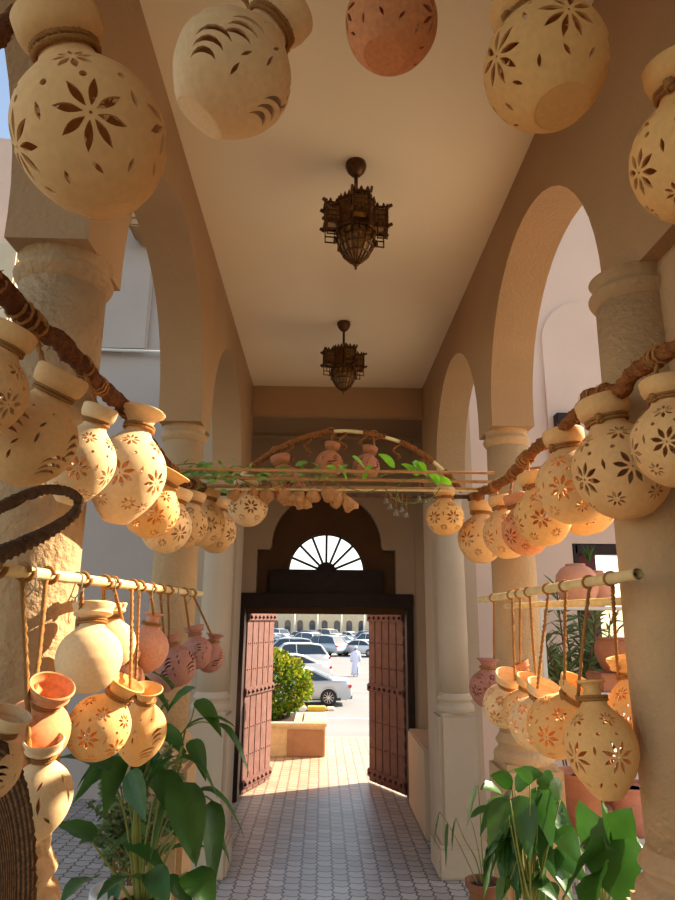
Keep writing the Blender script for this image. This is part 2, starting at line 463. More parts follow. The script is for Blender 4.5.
# sun-facing buildings further left
mb = MB(); mb.prism([(-16, -1.5), (-6.2, -1.5), (-6.2, 9.6), (-6.9, 9.6), (-6.9, 12.6), (-16, 13.6)], 1, 13, 17)
o = mb.build('stone_building', M_court); tag(o, 'pale stone building with a stepped top standing beyond the left arches', 'building')
mb = MB(); mb.box((-5.1, 9.3, 2.9), (1.2, 1.4, 8.8), bev=.03)
o = mb.build('square_tower', M_lit); tag(o, 'yellowish cream block catching the sun at the left edge behind the column', 'building')

mb = MB(); mb.box((3.12, EY - .08, 4.42), (.3, .2, .26), bev=.01); structure('trim_9', mb, M_frame)
# doorway of the right courtyard: dark frame and maroon leaf, open beside
dr = empty('door_3', (3.2, EY, 0)); tag(dr, kind='structure')
mb = MB()
for x in (-.06, 1.12): mb.box((x, .1, 1.45), (.07, .2, 2.9), bev=.01)
mb.box((.53, .1, 2.83), (1.2, .2, .12), bev=.01)
mb.build('door_frame', M_frame, dr)
mb = MB(); mb.box((.1, .12, 1.42), (.24, .06, 2.76), bev=.01)
for z in (.7, 1.5, 2.3): mb.box((.1, .08, z), (.14, .03, .6), bev=.01)
mb.build('door_panel', mat('maroon_paint', srgb(96, 42, 44), .6, .12, 6), dr)

# ------------------------------------------------------------------ columns
def sm(P): return [(v.x, v.y) for v in spline([Vector((a, b, 0)) for a, b in P], 5)]
def column(x, y, name, label, m, r=.13, zb=1.22, sq=.34):
    root = empty(name, (x, y, 0), label, 'column', 'arcade columns')
    mb = MB(); mb.box((0, 0, zb / 2), (sq, sq, zb), bev=.03); mb.box((0, 0, .12), (sq + .08, sq + .08, .24), bev=.02)
    mb.build('pedestal', m, root)
    mb = MB(); mb.lathe(sm([(r + .03, zb - .01), (r + .04, zb + .02), (r + .034, zb + .05), (r + .012, zb + .07), (r + .014, zb + .085), (r + .026, zb + .105), (r + .012, zb + .13), (r, zb + .15)]), n=40)
    mb.build('base_ring', m, root)
    mb = MB(); mb.lathe([(r, zb + .13), (r + .004, zb + .6), (r, 2.4), (r - .006, 3.06)], n=40); mb.build('shaft', m, root)
    mb = MB(); mb.lathe(sm([(r - .006, 3.04), (r + .004, 3.052), (r + .014, 3.07), (r + .014, 3.085), (r + .002, 3.1), (r - .004, 3.115), (r + .004, ZS - .004), (r + .01, ZS + .004)]), n=40)
    mb.build('capital', m, root)
cxL, cxR = XL - .13, XR + .13
column(cxL, YA, 'arcade_column', 'nearest left column, broad and roughly plastered, behind the hanging pots', M_rough, .142)
column(cxL, YB, 'arcade_column', 'second left column, partly hidden by the row of cream pots', M_col)
column(XL - .18, YC, 'arcade_column', 'slim column on a pedestal just left of the door', M_end)
column(XR + .035, YA + .03, 'arcade_column', 'nearest right column with ringed base at the bottom right corner', M_col, .13)
column(cxR, YB, 'arcade_column', 'middle right column rising between the right pots and the peace lily', M_col)
column(cxR, YC, 'arcade_column', 'slim pale column on a pedestal just right of the door', M_end, .125)

# ------------------------------------------------------------------ lanterns
def lantern(x, y, label, rot=0.0, s=.93):
    root = empty('hanging_lantern', (x, y, ZCEIL), label, 'lamp', 'bronze ceiling lanterns')
    root.rotation_euler.z = rot; root.scale = (s, s, s)
    mb = MB(); mb.lathe([(.0, 0), (.058, -.002), (.06, -.02), (.05, -.05), (.03, -.075), (.014, -.085), (0, -.086)], n=20); mb.build('ceiling_rose', M_bronze, root)
    mb = MB(); mb.tube([(0, 0, -.08), (0, 0, -.2)], .011, 8)
    for k in range(4):
        a = PI / 2 * k
        mb.tube([(0, 0, -.195), (.055 * math.cos(a), .055 * math.sin(a), -.27)], .004, 5)
    mb.build('stem', M_bronze, root)
    # central eight-sided drum, crown of points
    n8 = 8
    mb = MB()
    mb.lathe([(.11, -.27), (.11, -.42), (.105, -.46)], n=8, smooth=False, a0=PI / 8)
    for k in range(8):
        a = 2 * PI * k / 8 
        R = Matrix.Rotation(a, 3, 'Z')
        for j in (-1, 0, 1):
            c = R @ Vector((.105, j * .028, 0))
            mb.prism([(0, 0)] * 0 or [(-.013, 0), (.013, 0), (0, .03)], 0, -.004, .004)
            for v in mb.v[-6:]: v.xyz = R @ (v + Vector((.103, j * .028, -.272)))
    mb.build('drum', M_bronze, root)
    # four arms made of pierced boxes
    for k in range(4):
        a = PI / 2 * k
        R = Matrix.Rotation(a, 3, 'Z')
        bx = MB()
        def bar(c, d): bx.box(R @ Vector(c), d, M=R)
        x0, x1, w, z0, z1 = .09, .17, .045, -.42, -.30
        for sy in (-1, 1):
            bar(((x0 + x1) / 2, sy * w, z1), (x1 - x0, .008, .012)); bar(((x0 + x1) / 2, sy * w, z0), (x1 - x0, .008, .012))
            bar((x1, sy * w, (z0 + z1) / 2), (.01, .01, z1 - z0))
            for q in range(4): bar((x0 + (x1 - x0) * (q + .5) / 4, sy * w, (z0 + z1) / 2), (.004, .004, z1 - z0))
            for q in range(4): bar(((x0 + x1) / 2, sy * w, z0 + (z1 - z0) * (q + .5) / 4), (x1 - x0, .004, .004))
            bar((x1 - .03, sy * w, z0 - .04), (.06, .006, .006)); bar((x1 - .03, sy * w, z0 - .075), (.06, .006, .006))
            bar((x1 - .003, sy * w, z0 - .04), (.006, .006, .08)); bar((x1 - .057, sy * w, z0 - .04), (.006, .006, .08))
        bar((x1, 0, z1), (.012, 2 * w, .012)); bar((x1, 0, z0), (.012, 2 * w, .012))
        for q in range(5): bar((x1, -w + 2 * w * (q + .5) / 5, (z0 + z1) / 2), (.004, .004, z1 - z0))
        for q in range(4): bar((x1, 0, z0 + (z1 - z0) * (q + .5) / 4), (.004, 2 * w, .004))
        for zz in (z1, z0):
            for j in (-1, 0, 1):
                p = R @ Vector((x1 + .003, j * .035, zz + .012)); bx.lathe([(.012, -.012), (.009, .008), (0, .022)], p, 4, False)
            for sy in (-1, 1):
                bx.box(R @ Vector((x1 + .012, sy * (w + .008), zz + .006)), (.03, .012, .016), M=R @ Matrix.Rotation(-.5, 3, 'Y'))
            for q in (.3, .75):
                for sy in (-1, 1):
                    bx.lathe([(.01, -.01), (.008, .006), (0, .02)], R @ Vector((x0 + (x1 - x0) * q, sy * w, zz + .012)), 4, False)
        ob = bx.build('arm_box', M_bronze, root)
        gl = MB(); gl.box(R @ Vector(((x0 + x1) / 2 - .004, 0, (z0 + z1) / 2)), (x1 - x0 - .012, 2 * w - .012, z1 - z0 - .01), M=R)
        gl.build('glass', M_amber, ob)
    # lower ogee basket
    mb = MB()
    prof = [(.108, -.45), (.104, -.5), (.095, -.54), (.072, -.585), (.04, -.62), (.012, -.64)]
    mb.lathe([(r * .93, z) for r, z in prof], n=12, smooth=False)
    bk = mb.build('basket_glass', M_amber, root)
    mb = MB()
    for k in range(16):
        a = 2 * PI * k / 16
        mb.tube([(r * math.cos(a), r * math.sin(a), z) for r, z in prof], .005, 5)
    for r, z in prof[:4]:
        mb.tube([(r * math.cos(2 * PI * k / 24), r * math.sin(2 * PI * k / 24), z) for k in range(25)], .006, 5)
    for k in range(8):
        a = 2 * PI * k / 8
        mb.lathe([(.012, -.02), (.01, .01), (0, .02)], (.115 * math.cos(a), .115 * math.sin(a), -.5), 6)
    mb.build('basket', M_bronze, root)
    mb = MB(); mb.lathe([(.0, -.632), (.014, -.636), (.016, -.65), (.006, -.66), (.008, -.668), (0, -.68)], n=10); mb.build('finial', M_bronze, root)
lantern(.15, 2.98, 'nearer of the two bronze lanterns, hanging from the cream ceiling', .12)
lantern(.15, 4.92, 'farther bronze lantern, smaller in view, just in front of the end beam', .3)

# ------------------------------------------------------------------ pots
def lens(cx, cy, ang, r0, r1, w, n=5):
    """leaf-shaped slit from r0 to r1 along ang"""
    out = []; L = r1 - r0
    for k in range(n + 1):
        t = k / n; out.append((r0 + L * t, w * math.sin(PI * t)))
    for k in range(n - 1, 0, -1):
        t = k / n; out.append((r0 + L * t, -w * math.sin(PI * t)))
    ca, sa = math.cos(ang), math.sin(ang)
    return [(cx + x * ca - y * sa, cy + x * sa + y * ca) for x, y in out]
def crescent(cx, cy, ang, r, w, a0=-.9, a1=.9, n=6):
    out = []
    for k in range(n + 1):
        t = k / n; a = a0 + (a1 - a0) * t; q = r + w * math.sin(PI * t); out.append((q * math.cos(a) - r, q * math.sin(a)))
    for k in range(n - 1, 0, -1):
        t = k / n; a = a0 + (a1 - a0) * t; q = r - w * math.sin(PI * t); out.append((q * math.cos(a) - r, q * math.sin(a)))
    ca, sa = math.cos(ang), math.sin(ang)
    return [(cx + x * ca - y * sa, cy + x * sa + y * ca) for x, y in out]
def disc(cx, cy, r, n=8): return [(cx + r * math.cos(2 * PI * k / n), cy + r * math.sin(2 * PI * k / n)) for k in range(n)]

BODY = {'broad': 1.0, 'round': 1.06, 'egg': 1.26, 'globe': .98}
def body_profile(shape):
    k = BODY[shape]
    P = [(0, 0), (.18, 0), (.3, .0), (.4, .045), (.66, .22), (.88, .5), (.985, .8), (1, 1.0), (.95, 1.28), (.8, 1.54), (.6, 1.72), (.43, 1.85), (.37, 1.96)]
    if shape == 'egg': P = [(0, 0), (.15, 0), (.3, 0), (.36, .05), (.55, .22), (.8, .5), (.95, .8), (1, 1.05), (.96, 1.3), (.82, 1.54), (.6, 1.74), (.4, 1.9), (.33, 2.02)]
    if shape == 'broad': P = [(0, 0), (.2, 0), (.4, 0), (.46, .012), (.62, .16), (.86, .48), (.98, .8), (1, 1.02), (.95, 1.28), (.8, 1.54), (.6, 1.74), (.43, 1.88), (.37, 2.0)]
    Q = [Vector((r, z * k, 0)) for r, z in P]
    q = spline(Q[2:], 5)
    return [Vector((0, 0, 0)), Vector((.15, 0, 0))] + q
def holes(kind, prof, seed, arcs, R):
    """cut-outs in (u, v): u angle, v arc length"""
    rnd = random.Random(seed); out = []; tot = arcs[-1]
    def rad(v):
        for i in range(len(arcs) - 1):
            if arcs[i + 1] >= v:
                t = (v - arcs[i]) / max(1e-6, arcs[i + 1] - arcs[i]); return prof[i].x * (1 - t) + prof[i + 1].x * t
        return prof[-1].x
    def put(poly, cu, cv):
        r = rad(cv); out.append([(cu + x / r, cv + y) for x, y in poly])
    def vz(z):
        for i in range(len(arcs) - 1):
            if prof[i + 1].y >= z: 
                t = (z - prof[i].y) / max(1e-6, prof[i + 1].y - prof[i].y); return arcs[i] * (1 - t) + arcs[i + 1] * t
        return tot
    H = prof[-1].y
    if kind in ('flower', 'flower2'):
        N = 6 if kind == 'flower' else 5
        pr = .38 if kind == 'flower' else .46
        v1 = vz(H * .43)
        for i in range(N):
            cu = 2 * PI * (i + .5) / N
            for k in range(8): put(lens(0, 0, 2 * PI * k / 8 + .39, .08, pr, .058), cu, v1)
            put(disc(0, 0, .022, 6), cu, v1)
            # small slits between the flowers
            cb = cu + PI / N
            if i < N - 1:
                put(lens(0, 0, PI / 2, -.12, .12, .04), cb, v1 + .18); None
        v2 = vz(H * .665); ND = 12
        for i in range(ND): put(disc(0, 0, .05, 7), 2 * PI * (i + .5) / ND, v2)
        v3 = vz(H * .815)
        for i in range(N):
            cu = 2 * PI * (i + .5) / N
            for k in range(8): put(lens(0, 0, 2 * PI * k / 8, .05, .26, .044), cu, v3)
        v4 = vz(H * .16)
        if kind == 'flower':
            for i in range(N):
                for k in range(8): put(lens(0, 0, 2 * PI * k / 8, .05, .2, .03), 2 * PI * (i + .98) / N if i < N - 1 else 2 * PI * .02 + .25 * 0 + 2 * PI * (i + .5) / N, vz(H * .17))
        else:
            for i in range(11): put(lens(0, 0, PI / 2 + (.5 if i % 2 else -.4), -.1, .1, .034), 2 * PI * (i + .5) / 11, v4)
    elif kind == 'crescent':
        for zf, N, r in ((.62, 4, .3), (.36, 4, .34)):
            v = vz(H * zf)
            for i in range(N):
                cu = 2 * PI * (i + (.5 if zf > .5 else .28)) / N
                for j, q in enumerate((.22, .03, -.15)): put(crescent(0, q, PI / 2 + .3, r * (1.2 - .12 * j), .05), cu, v)
                put(lens(0, 0, PI / 2, -.12, .12, .035), cu + .62, v - .1); put(lens(0, 0, PI / 2 - .5, -.1, .1, .03), cu + .62, v + .2) if cu + .8 < 2 * PI else None
        for i in range(10): put(disc(0, 0, .03, 6), 2 * PI * (i + .5) / 10, vz(H * .84))
    elif kind == 'slit':
        for i in range(6):
            cu = 2 * PI * (i + .5) / 6
            put(lens(0, 0, PI / 2, -.26, .26, .06), cu, vz(H * .6)); put(lens(0, 0, PI / 2 + .6, -.2, .2, .05), cu + .3, vz(H * .4)) if i < 5 else None
            put(lens(0, 0, PI / 2 - .5, -.16, .16, .04), cu, vz(H * .8))
    out = [p for p in out if all(.02 < x < 2 * PI - .02 for x, y in p)]
    return out
def inside(p, poly):
    x, y = p; c = False; j = len(poly) - 1
    for i in range(len(poly)):
        xi, yi = poly[i]; xj, yj = poly[j]
        if (yi > y) != (yj > y) and x < (xj - xi) * (y - yi) / (yj - yi) + xi: c = not c
        j = i
    return c
_pm = {}
def pot_body_mesh(shape, kind, lod=1):
    key = (shape, kind, lod)
    if key in _pm: return _pm[key]
    prof = body_profile(shape); arcs = [0]
    for a, b in zip(prof, prof[1:]): arcs.append(arcs[-1] + (b - a).length)
    nu = 48
    hs = holes(kind, prof, 3, arcs, 1)
    start = 3
    va = arcs[start:]
    verts = []; edges = []
    for j, v in enumerate(va):
        for i in range(nu + 1): verts.append(Vector((2 * PI * i / nu, v)))
    nr = len(va)
    for i in range(nu):
        edges.append((i, i + 1)); edges.append(((nr - 1) * (nu + 1) + i, (nr - 1) * (nu + 1) + i + 1))
    for j in range(nr - 1):
        edges.append((j * (nu + 1), (j + 1) * (nu + 1))); edges.append((j * (nu + 1) + nu, (j + 1) * (nu + 1) + nu))
    for p in hs:
        k = len(verts); verts += [Vector(q) for q in p]; n = len(p)
        edges += [(k + i, k + (i + 1) % n) for i in range(n)]
    V, E, F, *_ = geometry.delaunay_2d_cdt(verts, edges, [], 0, 1e-6)
    bb = [(min(x for x, y in p), max(x for x, y in p), min(y for x, y in p), max(y for x, y in p), p) for p in hs]
    faces = []
    for f in F:
        c = sum((V[i] for i in f), Vector((0, 0))) / len(f)
        if any(a <= c.x <= b and d <= c.y <= e and inside(c, p) for a, b, d, e, p in bb): continue
        faces.append(tuple(f))
    # smooth profile lookup
    def pr(v):
        for i in range(len(arcs) - 1):
            if arcs[i + 1] >= v - 1e-6:
                t = min(1, max(0, (v - arcs[i]) / (arcs[i + 1] - arcs[i]))); 
                p = prof[i].lerp(prof[i + 1], t); d = (prof[min(i + 2, len(prof) - 1)] - prof[max(i - 1, 0)])
                return p, Vector((d.y, -d.x, 0)).normalized()
        d = prof[-1] - prof[-2]; return prof[-1], Vector((d.y, -d.x, 0)).normalized()
    T = .045
    vo, vi = [], []
    for q in V:
        p, nn = pr(q.y); c, s = math.cos(q.x), math.sin(q.x)
        vo.append(Vector((p.x * c, p.x * s, p.y)))
        r2, z2 = p.x - nn.x * T, p.y - nn.y * T
        vi.append(Vector((r2 * c, r2 * s, z2)))
    n = len(vo)
    ec = {}
    fs = []
    for f in faces:
        a, b, c = vo[f[0]], vo[f[1]], vo[f[2]]
        nrm = (b - a).cross(c - a); cen = (a + b + c) / 3
        if nrm.dot(Vector((cen.x, cen.y, cen.z - prof[-1].y * .45))) < 0: f = f[::-1]
        fs.append(f)
        for i in range(3):
            e = (f[i], f[(i + 1) % 3]); ec[e] = 1
    allf = list(fs) + [tuple(i + n for i in f[::-1]) for f in fs]
    seam = {i for i, q in enumerate(V) if q.x < 1e-5 or q.x > 2 * PI - 1e-5}
    for (a, b) in ec:
        if (b, a) not in ec and not (a in seam and b in seam):
            allf.append((b, a, a + n, b + n))
    me = bpy.data.meshes.new('clay_body'); me.from_pydata([tuple(v) for v in vo + vi], [], allf)
    bm = bmesh.new(); bm.from_mesh(me)
    bmesh.ops.remove_doubles(bm, verts=bm.verts, dist=1e-4)
    r0 = prof[start].x
    # floor disc of the pot
    ring = [bm.verts.new((prof[start].x * math.cos(2 * PI * i / 24), prof[start].x * math.sin(2 * PI * i / 24), prof[start].y * .9)) for i in range(24)]
    rb = .38 if shape == 'broad' else .27
    ring2 = [bm.verts.new((rb * math.cos(2 * PI * i / 24), rb * math.sin(2 * PI * i / 24), -.005)) for i in range(24)]
    bm.faces.new(ring2[::-1])
    for i in range(24): bm.faces.new((ring[i], ring2[i], ring2[(i + 1) % 24], ring[(i + 1) % 24]))
    bmesh.ops.remove_doubles(bm, verts=bm.verts, dist=1e-4)
    for f in bm.faces: f.smooth = True
    bm.to_mesh(me); bm.free()
    me.set_sharp_from_angle(angle=math.radians(42)); me.materials.append(CLAY['cream'])
    _pm[key] = me
    return me
def neck_mesh(shape, style):
    key = (shape, style)
    if key in _pm: return _pm[key]
    z = body_profile(shape)[-1].y; r = body_profile(shape)[-1].x
    if style == 'collar':   o = [(r, -.03), (r, .06), (r + .05, .12), (r + .15, .18), (r + .19, .3), (r + .2, .52), (r + .17, .56)]
    elif style == 'flare':  o = [(r, -.03), (r - .01, .12), (r + .02, .26), (r + .12, .42), (r + .26, .5), (r + .28, .55)]
    elif style == 'wide':   o = [(r, -.03), (r + .0, .1), (r + .05, .2), (r + .2, .26), (r + .24, .31), (r + .21, .36), (r + .23, .42), (r + .3, .58), (r + .29, .62)]
    elif style == 'thin':   o = [(r, -.03), (r - .08, .12), (r - .1, .34), (r - .02, .46), (r + .08, .5), (r + .09, .54)]
    i = [(q[0] - .065, q[1] + (.01 if k < len(o) - 1 else 0)) for k, q in enumerate(o)][::-1]
    mid = [((o[-1][0] + i[0][0]) / 2, o[-1][1] + .025)]
    mb = MB(); pf = [(a, b + z) for a, b in o + mid + i]
    mb.lathe(pf, n=32); 
    mb.f = [f for f in mb.f if len(f) == 4]; mb.sm = [True] * len(mb.f)
    me = mb.mesh('neck', 50); me.materials.append(CLAY['cream'])
    _pm[key] = me
    return me
def tie_mesh(shape):
    key = (shape, 'tie')
    if key in _pm: return _pm[key]
    P = body_profile(shape)[-1]; r = P.x + .05; z = P.y + .06
    mb = MB()
    for dz in (-.03, .05):
        pts = [Vector((r * math.cos(a), r * math.sin(a), z + dz)) for a in [2 * PI * k / 40 for k in range(41)]]
        mb.tube(pts, .045, 8, twist=26, lobes=3, lob=.22)
    for k in range(5):
        a = random.uniform(0, 2 * PI); mb.tube([(r + .04 + .05 * math.cos(t + a), .05 * math.sin(t + a), z + .03 * (t - 3)) for t in [q * .7 for q in range(9)]], .035, 6)
    me = mb.mesh('rope_tie'); me.materials.append(M_rope)
    _pm[key] = me
    return me

POTS = []
def pot(px, py, dpx, label, X=None, d=None, Y=None, col='cream', shape='round', kind='flower', neck='collar', lean=0, tip=0, spin=0, group=None, up=None, knot=0, rope_r=.006, ropem=None, loop=.018):
    """body centre at pixel (px, py), body diameter dpx; lean: degrees to the right; tip: degrees away from the viewer"""
    c = at(px, py, X=X, d=d, Y=Y); R = dpx / 2 * depth(c) / FPX
    prof_h = body_profile(shape)[-1].y
    Rm = Matrix.Rotation(math.radians(lean), 3, 'Y') @ Matrix.Rotation(-math.radians(tip), 3, 'X') @ Matrix.Rotation(math.radians(spin), 3, 'Z')
    base = c - Rm @ Vector((0, 0, prof_h * .47 * R))
    root = empty('hanging_pot', base, label, 'pot', group)
    root.rotation_euler = Rm.to_euler(); root.scale = (R, R, R)
    link('clay_body', pot_body_mesh(shape, kind), root, CLAY[col])
    link('neck', neck_mesh(shape, neck), root, CLAY[col])
    t = link('rope_tie', tie_mesh(shape), root, None)
    t.rotation_euler.z = math.radians(knot)
    nk = base + Rm @ Vector((0, 0, (prof_h + .12) * R))
    if up is not None:
        # hanging rope: from neck to a support point (world), built in the pot's own frame
        upv = Vector(up); side = Rm @ Vector((math.cos(math.radians(knot)), math.sin(math.radians(knot)), 0)) * (.42 * R)
        a = nk + side
        Mi = (Matrix.Translation(base) @ Rm.to_4x4() @ Matrix.Scale(R, 4)).inverted()
        mb = MB()
        pts = [a, a.lerp(upv, .5) + Vector((0, .004, 0)), upv]
        pts2 = resample(spline(pts, 8), .012)
        mb.tube([Mi @ p for p in pts2], rope_r / R, 8, twist=90 * R, lobes=3, lob=.22)
        # loop around what carries it
        mb.tube([Mi @ (upv + Vector((loop * math.cos(t), .004 * t, loop * math.sin(t)))) for t in [q * .5 for q in range(14)]], rope_r / R * .8, 6)
        mb.build('hanging_rope', ropem or M_rope, root)
    POTS.append((root, c, R, nk))
    return root, nk

GL, GR, GT, BL, BR = 'pots on the left rope garland', 'pots on the right rope garland', 'pots on the overhead arch rope', 'pots hung from the left bamboo bar', 'pots hung from the right bamboo bar'
# ------------------------------------------------------------------ rope garlands
def near(path, p):
    return min(path, key=lambda q: (q - p).length)
def thick_rope(name, pts, r, m, label, n=10, wrap=None, fuzz=160, kind='garland'):
    path = spline(pts, 14); path = resample(path, .012)
    for i, p in enumerate(path):       # lumpy hand-wound rope
        w = Vector((noise.noise(p * 9), noise.noise(p * 9 + Vector((7, 1, 3))), noise.noise(p * 9 + Vector((2, 9, 5))))) * r * .45
        path[i] = p + w
    rs = [r * (1 + .25 * noise.noise(p * 16)) for p in path]
    root = empty(name, path[0], label, kind)
    off = path[0]
    mb = MB(); mb.tube([p - off for p in path], rs, n, twist=.9 / r, lobes=3, lob=.12)
    mb.build('rope', m, root)
    fz = MB(); rnd = random.Random(3)
    for _ in range(fuzz):
        i = rnd.randrange(len(path)); d = Vector((rnd.gauss(0, 1), rnd.gauss(0, 1), rnd.gauss(0, 1))).normalized()
        p = path[i] - off + d * r * .8; e = p + d * r * rnd.uniform(.3, .9)
        fz.tube([p, (p + e) / 2 + Vector((rnd.gauss(0, .15), rnd.gauss(0, .15), rnd.gauss(0, .15))) * r, e], r * .04, 3, cap=False)
    fz.build('loose_fibre', m, root)
    # coils of thinner cord wound round it
    cw = MB(); k = 0
    for i in range(20, len(path) - 8, 34):
        c = path[i] - off; t = (path[i + 1] - path[i - 1]).normalized()
        a = t.cross(Vector((0, 0, 1))).normalized(); b = t.cross(a)
        pts = [c + t * (.003 * q) + (a * math.cos(q * .7) + b * math.sin(q * .7)) * (rs[i] * 1.12) for q in range(28)]
        cw = MB(); cw.tube(pts, r * .16, 5); cw.build('binding_cord', M_rope, root)
    return path
gl_pts = [at(-60, 235, X=-.66), at(0, 288, X=-.66), at(35, 326, X=-.66), at(70, 352, X=-.66), at(100, 386, X=-.66), at(128, 412, X=-.68), at(155, 452, X=-.68), at(180, 480, X=-.68), at(206, 489, X=-.66)]
PL = thick_rope('rope_garland', gl_pts, .025, M_coir, 'thick dark brown rope sagging along the left columns with cream pots tied to it')
gr_pts = [at(735, 320, X=.88), at(680, 346, X=.88), at(648, 362, X=.88), at(620, 388, X=.88), at(590, 398, X=.88), at(560, 432, X=.86), at(530, 456, X=.84), at(500, 483, X=.84), at(470, 498, X=.86)]
PR = thick_rope('rope_garland', gr_pts, .023, M_coirR, 'thick brown rope climbing along the right columns with carved pots tied to it')
gt_pts = [at(-40, 62, d=1.2), at(0, 30, d=1.22), at(30, 8, d=1.26), at(75, -4, d=1.32), at(160, -45, d=1.45), at(290, -70, d=1.7), at(390, -80, d=1.75), at(470, -62, d=1.65), at(560, -50, d=1.45), at(650, -40, d=1.4), at(760, 10, d=1.35)]
PT = thick_rope('rope_garland', gt_pts, .018, M_coir, 'dark twisted rope arching across the top of the view with five large pots')

# top arch pots
def gpot(path, px, py, dpx, label, **k):
    dy = k.pop('rd', None)
    root, nk = pot(px, py, dpx, label, **k)
    return root
def hung(path, *a, **k):
    ropem = k.get('ropem')
    # two passes: find the neck, then the closest stretch of rope above it
    c = at(a[0], a[1], X=k.get('X'), d=k.get('d'), Y=k.get('Y')); R = a[2] / 2 * depth(c) / FPX
    Rm = Matrix.Rotation(math.radians(k.get('lean', 0)), 3, 'Y') @ Matrix.Rotation(-math.radians(k.get('tip', 0)), 3, 'X')
    nk = c + Rm @ Vector((0, 0, R * 1.5))
    k['up'] = near(path, nk + Vector((0, 0, .02)))
    k['loop'] = .026 if path is not hp_ else .02
    return pot(*a, **k)[0]
hp_ = None

hung(PT, 92, 140, 147, 'large cream pot with eight-petal cutouts hanging top left, rope knotted at its neck', d=1.23, col='tan', lean=-17, tip=-20, kind='flower2', spin=30, knot=20, group=GT, rope_r=.006)
hung(PT, 232, 76, 118, 'pale ribbed pot with curved slits, second from the left on the overhead arch rope', d=1.49, col='cream', lean=34, tip=-6, shape='broad', kind='crescent', spin=60, group=GT, neck='collar', knot=0)
hung(PT, 391, 25, 92, 'orange pot cropped by the top edge, its round base turned to the viewer', d=1.72, col='orange', lean=10, tip=6, shape='broad', kind='flower2', spin=10, group=GT, knot=0)
hung(PT, 546, 68, 121, 'golden carved pot at the top right against the ceiling edge', d=1.44, col='gold', lean=-8, tip=10, shape='broad', kind='flower2', spin=20, group=GT, knot=180)
hung(PT, 697, 160, 124, 'carved pot cut off by the right edge high on the wall', d=1.34, col='gold', lean=-10, tip=-12, kind='flower', spin=30, group=GT, knot=180)

# left garland
K = dict(group=GL, X=-.64)
hung(PL, -20, 392, 88, 'dim carved pot cut off by the left edge on the garland', col='tan', lean=20, kind='flower', spin=10, knot=200, **K)
hung(PL, 28, 440, 92, 'shadowed pot with curved crescent slits, second along the left garland', col='tan', lean=26, tip=-8, kind='crescent', spin=45, knot=90, **K)
hung(PL, 80, 466, 66, 'slim cream pot leaning half into the sun, third along the left garland', col='cream', shape='egg', lean=16, tip=-5, kind='flower', spin=20, knot=60, **K)
hung(PL, 126, 478, 76, 'brightly sunlit cream pot covered with flower cutouts, its rim tied with cord', col='cream', shape='egg', lean=8, tip=4, kind='flower', spin=8, knot=60, neck='flare', **K)
K['X'] = -.66
hung(PL, 151, 511, 54, 'leaning golden pot just behind the sunlit cream one', col='gold', lean=28, kind='flower', spin=30, knot=60, neck='flare', **K)
hung(PL, 166, 528, 50, 'pale shaded pot with flower cutouts, sixth along the left garland', col='cream', lean=16, kind='flower', spin=50, knot=60, **K)
hung(PL, 186, 526, 42, 'small shaded pot, seventh along the left garland in front of the second column', col='tan', lean=12, kind='flower', spin=12, knot=60, **K)
hung(PL, 203, 524, 44, 'small grey-tan pot, eighth along the left garland', col='tan', lean=6, kind='flower', spin=30, knot=60, **K)
K['X'] = -.71
hung(PL, 216, 533, 40, 'small carved pot at the far end of the left garland', col='tan', lean=4, kind='flower', spin=60, knot=60, **K)
# right garland
K = dict(group=GR, X=.90)
hung(PR, 676, 445, 84, 'carved pot cut off by the right edge beneath the rope', col='tan', lean=-4, kind='flower', spin=20, knot=180, **K)
hung(PR, 622, 472, 94, 'biggest pot of the right garland, tan with a broad collar', col='tan', lean=-10, tip=2, kind='flower', spin=46, knot=180, **K)
hung(PR, 573, 488, 72, 'tan carved pot hanging left of the biggest one on the right garland', col='tan', lean=-6, kind='flower', spin=20, knot=180, **K)
K['X'] = .88
hung(PR, 543, 518, 56, 'golden carved pot hanging directly right of the orange one', col='gold', lean=-10, kind='flower', spin=36, knot=180, **K)
hung(PR, 526, 532, 47, 'orange clay pot in the middle of the right garland', col='orange', lean=-12, kind='flower', spin=0, knot=180, **K)
hung(PR, 507, 535, 47, 'tan carved pot hanging directly left of the orange one', col='tan', lean=-6, kind='flower', spin=50, knot=180, **K)
hung(PR, 481, 540, 46, 'carved pot at the far end of the right garland with a tilted collar', col='tan', lean=4, kind='flower', spin=10, knot=180, **K)
K['X'] = 1.12
hung(PR, 583, 502, 66, 'golden pot whose glowing underside shows behind two others on the right garland', col='gold', lean=-12, kind='flower', spin=10, knot=180, **K)

# ------------------------------------------------------------------ trellis and bamboo arch across the corridor
def cane(name, a, b, r, m, label, cat, group=None, nodes=5, taper=.9, child=None):
    a, b = Vector(a), Vector(b); mb = MB()
    n = nodes * 6; pts = [a.lerp(b, i / n) + Vector((0, 0, .004 * math.sin(i))) * 0 for i in range(n + 1)]
    rs = [r * (1 - (1 - taper) * i / n) * (1.12 if i % 6 == 0 else 1) for i in range(n + 1)]
    mb.tube([p - a for p in pts], rs, 10)
    o = mb.build(name, m, child, 40); o.location = a
    if child is None: tag(o, label, cat, group)
    return o
TR = 'canes of the trellis across the corridor'
